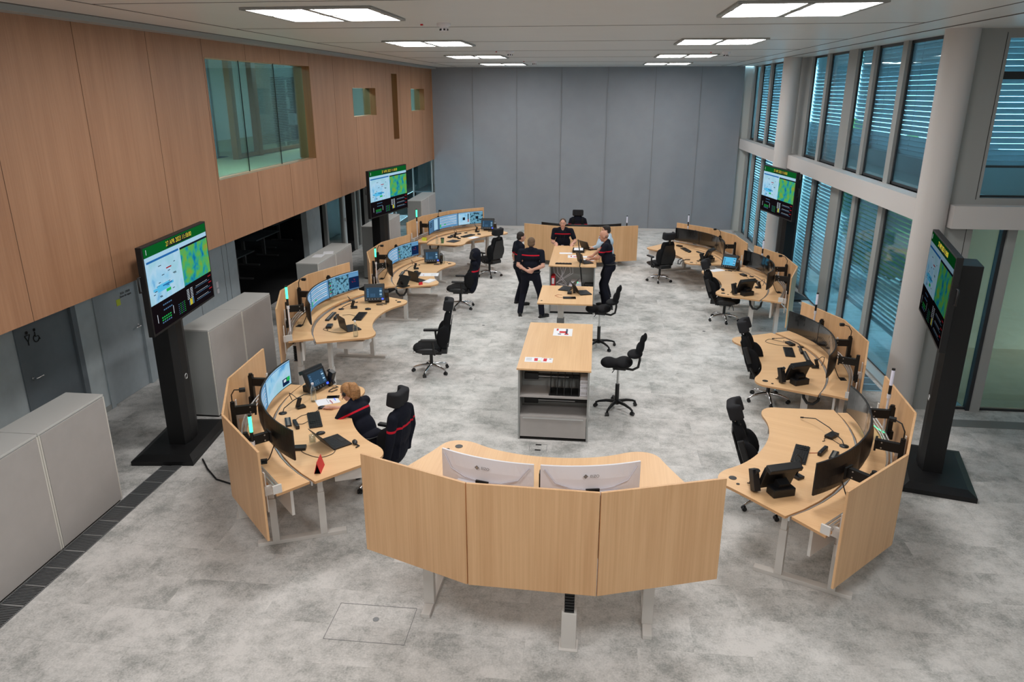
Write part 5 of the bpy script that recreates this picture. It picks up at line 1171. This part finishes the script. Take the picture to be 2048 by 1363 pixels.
    h.build('hair', t, remesh=.006 if hair_style == 'pony' else .008, smooth_it=2)
    # collar
    return t, hp, tp, HR
fabric_stripe('polo_band', 1.375, 1.4, xlim=.19)
P, hp, tp, HR = person('standing broad-shouldered person seen from behind, hands clasped at the back, red band on navy polo', (-1.36, 15.66, 0), R(-4), 'hair_short', sc=1.0, wide=1.22, feet=((-.24, .02), (.25, -.03)), foot_yaw=(14, -50),
       hands=((-.05, -.225, 1.08), (.05, -.215, 1.1)), hand_dir=((1, -.05, -.3), (-1, -.1, -.25)), hand_up=((0, -1, 0), (0, -1, 0)), poles=((-1, .0, -.7), (1, .0, -.7)), curl=(.5, .5), shirt_mat='polo_band', belly=.02)
fabric_stripe('polo_left', 1.22, 1.245, xlim=.3)
person('person in navy polo half hidden behind the broad-shouldered one, facing the table', (-1.72, 16.62, 0), R(-62), 'hair_dark', sc=.97, wide=1.0, feet=((-.12, 0), (.12, .03)), shirt_mat='polo_left', hands=(None, (.2, .15, .98)), poles=None, head_yaw=0, head_pitch=8)
fabric_stripe('polo_front', 1.34, 1.365, xlim=.2)
P3, hp3, tp3, HR3 = person('person facing the viewer with both hands on the table and a lanyard', (-.82, 18.68, 0), R(180), 'hair_brown', sc=.985, wide=1.14, lean=14, head_pitch=2, feet=((-.14, -.05), (.16, 0)),
       hands=((-.25, .46, 1.15), (.14, .42, 1.15)), hand_dir=((.1, 1, -.25), (-.1, 1, -.25)), hand_up=((0, .2, 1), (0, .2, 1)), poles=((-.6, -1, -.5), (.6, -1, -.5)), curl=(.1, .1), shirt_mat='polo_front', belly=.02)
l_ = G(); l_.tube('dark_gap', [tp3(-.07, .06, .54), tp3(-.05, .14, .36), tp3(0, .165, .2), tp3(.05, .14, .36), tp3(.07, .06, .54)], .005, 6); l_.box('white_plastic', tuple(tp3(0, .18, .13)), (.06, .006, .09)); l_.box('red', tuple(tp3(0, .184, .16)), (.05, .003, .02)); l_.build('lanyard_badge', P3)
fabric_stripe('polo_bald', 1.30, 1.325, xlim=.3)
person('bald person in navy polo with hands on the table, standing on the window side', (.34, 16.55, 0), R(84), 'hair_stubble', 'skin_tan', sc=1.02, wide=1.05, lean=9, head_pitch=14, bald=True, feet=((-.12, -.05), (.12, .1)), foot_yaw=(5, -5),
       hands=((-.06, .42, 1.11), (.26, .42, 1.11)), hand_dir=((.1, 1, -.15), (.0, 1, -.15)), hand_up=((0, .1, 1), (0, .1, 1)), poles=((-1, -.6, -.3), (1, -.4, .2)), curl=(.3, .35), shirt_mat='polo_bald', belly=.02)
person('dark-haired person in light blue shirt behind the bald one, hand at the chin', (.36, 17.62, 0), R(88), 'hair_dark', sc=.98, wide=1.0, lean=6, head_pitch=10, feet=((-.12, 0), (.12, .05)),
       hands=((-.05, .24, 1.5), (.12, .44, 1.16)), hand_dir=((.2, .1, 1), (.2, 1, -.2)), hand_up=((0, 1, 0), (0, .1, 1)), poles=((-.5, .2, -1), (.8, -.5, -.3)), curl=(.7, .3), shirt_mat='shirt_blue', long_sleeve=True, hair_style='full')
# seated person at the first oak-wall desk
WX, WY = -2.71, 8.17
WR = R(62)
def wl(x, y): c, s = math.cos(-WR), math.sin(-WR); dx, dy = x-WX, y-WY; return (c*dx-s*dy, s*dx+c*dy)
h2 = wl(*on('L1', -.42, 1.14)[:2]); h1 = wl(*on('L1', -.14, 1.34)[:2])
fabric_stripe('polo_seated', .34, .365, nrm=(0, -.42, .0), off=0, xlim=.5)
m_ = M['polo_seated']
for n_ in m_.node_tree.nodes:
    if n_.type == 'VECT_MATH': n_.inputs[1].default_value = (.0, .53, .85)
    if n_.type == 'MATH' and n_.operation == 'GREATER_THAN': n_.inputs[1].default_value = .905
    if n_.type == 'MATH' and n_.operation == 'LESS_THAN' and abs(n_.inputs[1].default_value-.365) < .01: n_.inputs[1].default_value = .93
PW_, hpw, tpw, HRW = person('seated person with blond ponytail and headset leaning over the desk in a navy polo', (WX, WY, 0), WR, 'hair_blond', sc=.96, wide=.98, lean=30, head_yaw=10, head_pitch=26, seated=True, seat_z=.5, hip_off=(0, -.02),
       feet=((-.14, .42), (.14, .38)), hands=((h1[0], h1[1], .965), (h2[0], h2[1], .955)), hand_dir=((.9, .5, -.1), (-.3, 1, -.1)), hand_up=((0, 0, 1), (0, 0, 1)), poles=((-1, .5, -.3), (1, -.3, -.6)), curl=(.4, .4), shirt_mat='polo_seated', voxel=.007, hair_style='pony')
hs = G(); hs.tube('black_gloss', [hpw(.083*math.cos(a), .0, .02+.1*math.sin(a)) for a in [R(i*15) for i in range(13)]], .006, 6); hs.ell('black_plastic', hpw(-.085, 0, 0), (.014, .028, .03), rot=HRW); hs.ell('black_plastic', hpw(.085, 0, 0), (.014, .028, .03), rot=HRW); hs.tube('black_plastic', [hpw(-.088, .01, -.01), hpw(-.075, .07, -.05), hpw(-.03, .11, -.06)], .004, 6); hs.build('headset', PW_)
o = G().ell('black_plastic', (0, 0, .012), (.033, .055, .022)).build('mouse'); place(o, on('L1', -.47, 1.06), DK['L1'][2]); tag(o, 'black mouse under the hand of the seated person', 'mouse', 'computer mice on the desks')

# ---- jackets over the chairs
def jacket(loc, rz, lab, hood=False, full=True, sl=True):
    fabric_stripe('jk_%d' % len(M), .88, .908, xlim=.6); m = list(M)[-1]
    g = G(); T = Matrix.Translation((0, -.27, .5)) @ Matrix.Rotation(R(9), 4, 'X')
    g.ell(m, (0, -.0, .5), (.2, .1, .13), T); g.ell(m, (0, .0, .3), (.235, .115, .26), T); g.ell(m, (0, -.01, .06), (.22, .1, .22), T)
    g.cap(m, (-.15, 0, .56), (.15, 0, .56), .06, .06, T)
    if hood: g.ell(m, (0, .03, .75), (.185, .125, .145), T); g.cap(m, (0, 0, .55), (0, 0, .7), .12, .11, T); g.ell(m, (.04, .06, .68), (.07, .09, .06), T)
    else: g.cap(m, (-.09, 0, .62), (.09, 0, .62), .035, .035, T)
    if sl:
        for s in (-1, 1): g.cap(m, (s*.2, .0, .53), (s*.27, -.03, .28), .062, .055, T); g.cap(m, (s*.27, -.03, .28), (s*.265, -.01, .02), .055, .045, T)
    for x in (-.12, -.03, .07, .15): g.cap(m, (x, -.09, .45), (x*1.15, -.085, .0), .012, .02, T)
    o = g.build('uniform_jacket', remesh=.012, smooth_it=3); place(o, loc, rz); tag(o, lab, 'jacket', 'navy jackets hung over chairs'); return o
jacket((-2.6, 8.1, 0), R(76), 'navy jacket with red band hung over the chair of the seated person')
jacket((-3.02, 16.2, 0), R(92), 'navy hooded jacket covering the chair of the third oak wall desk', True, sl=False)
jacket((-.55, 22.25, 0), R(180), 'navy jacket with red band over the chair behind the rear desk')
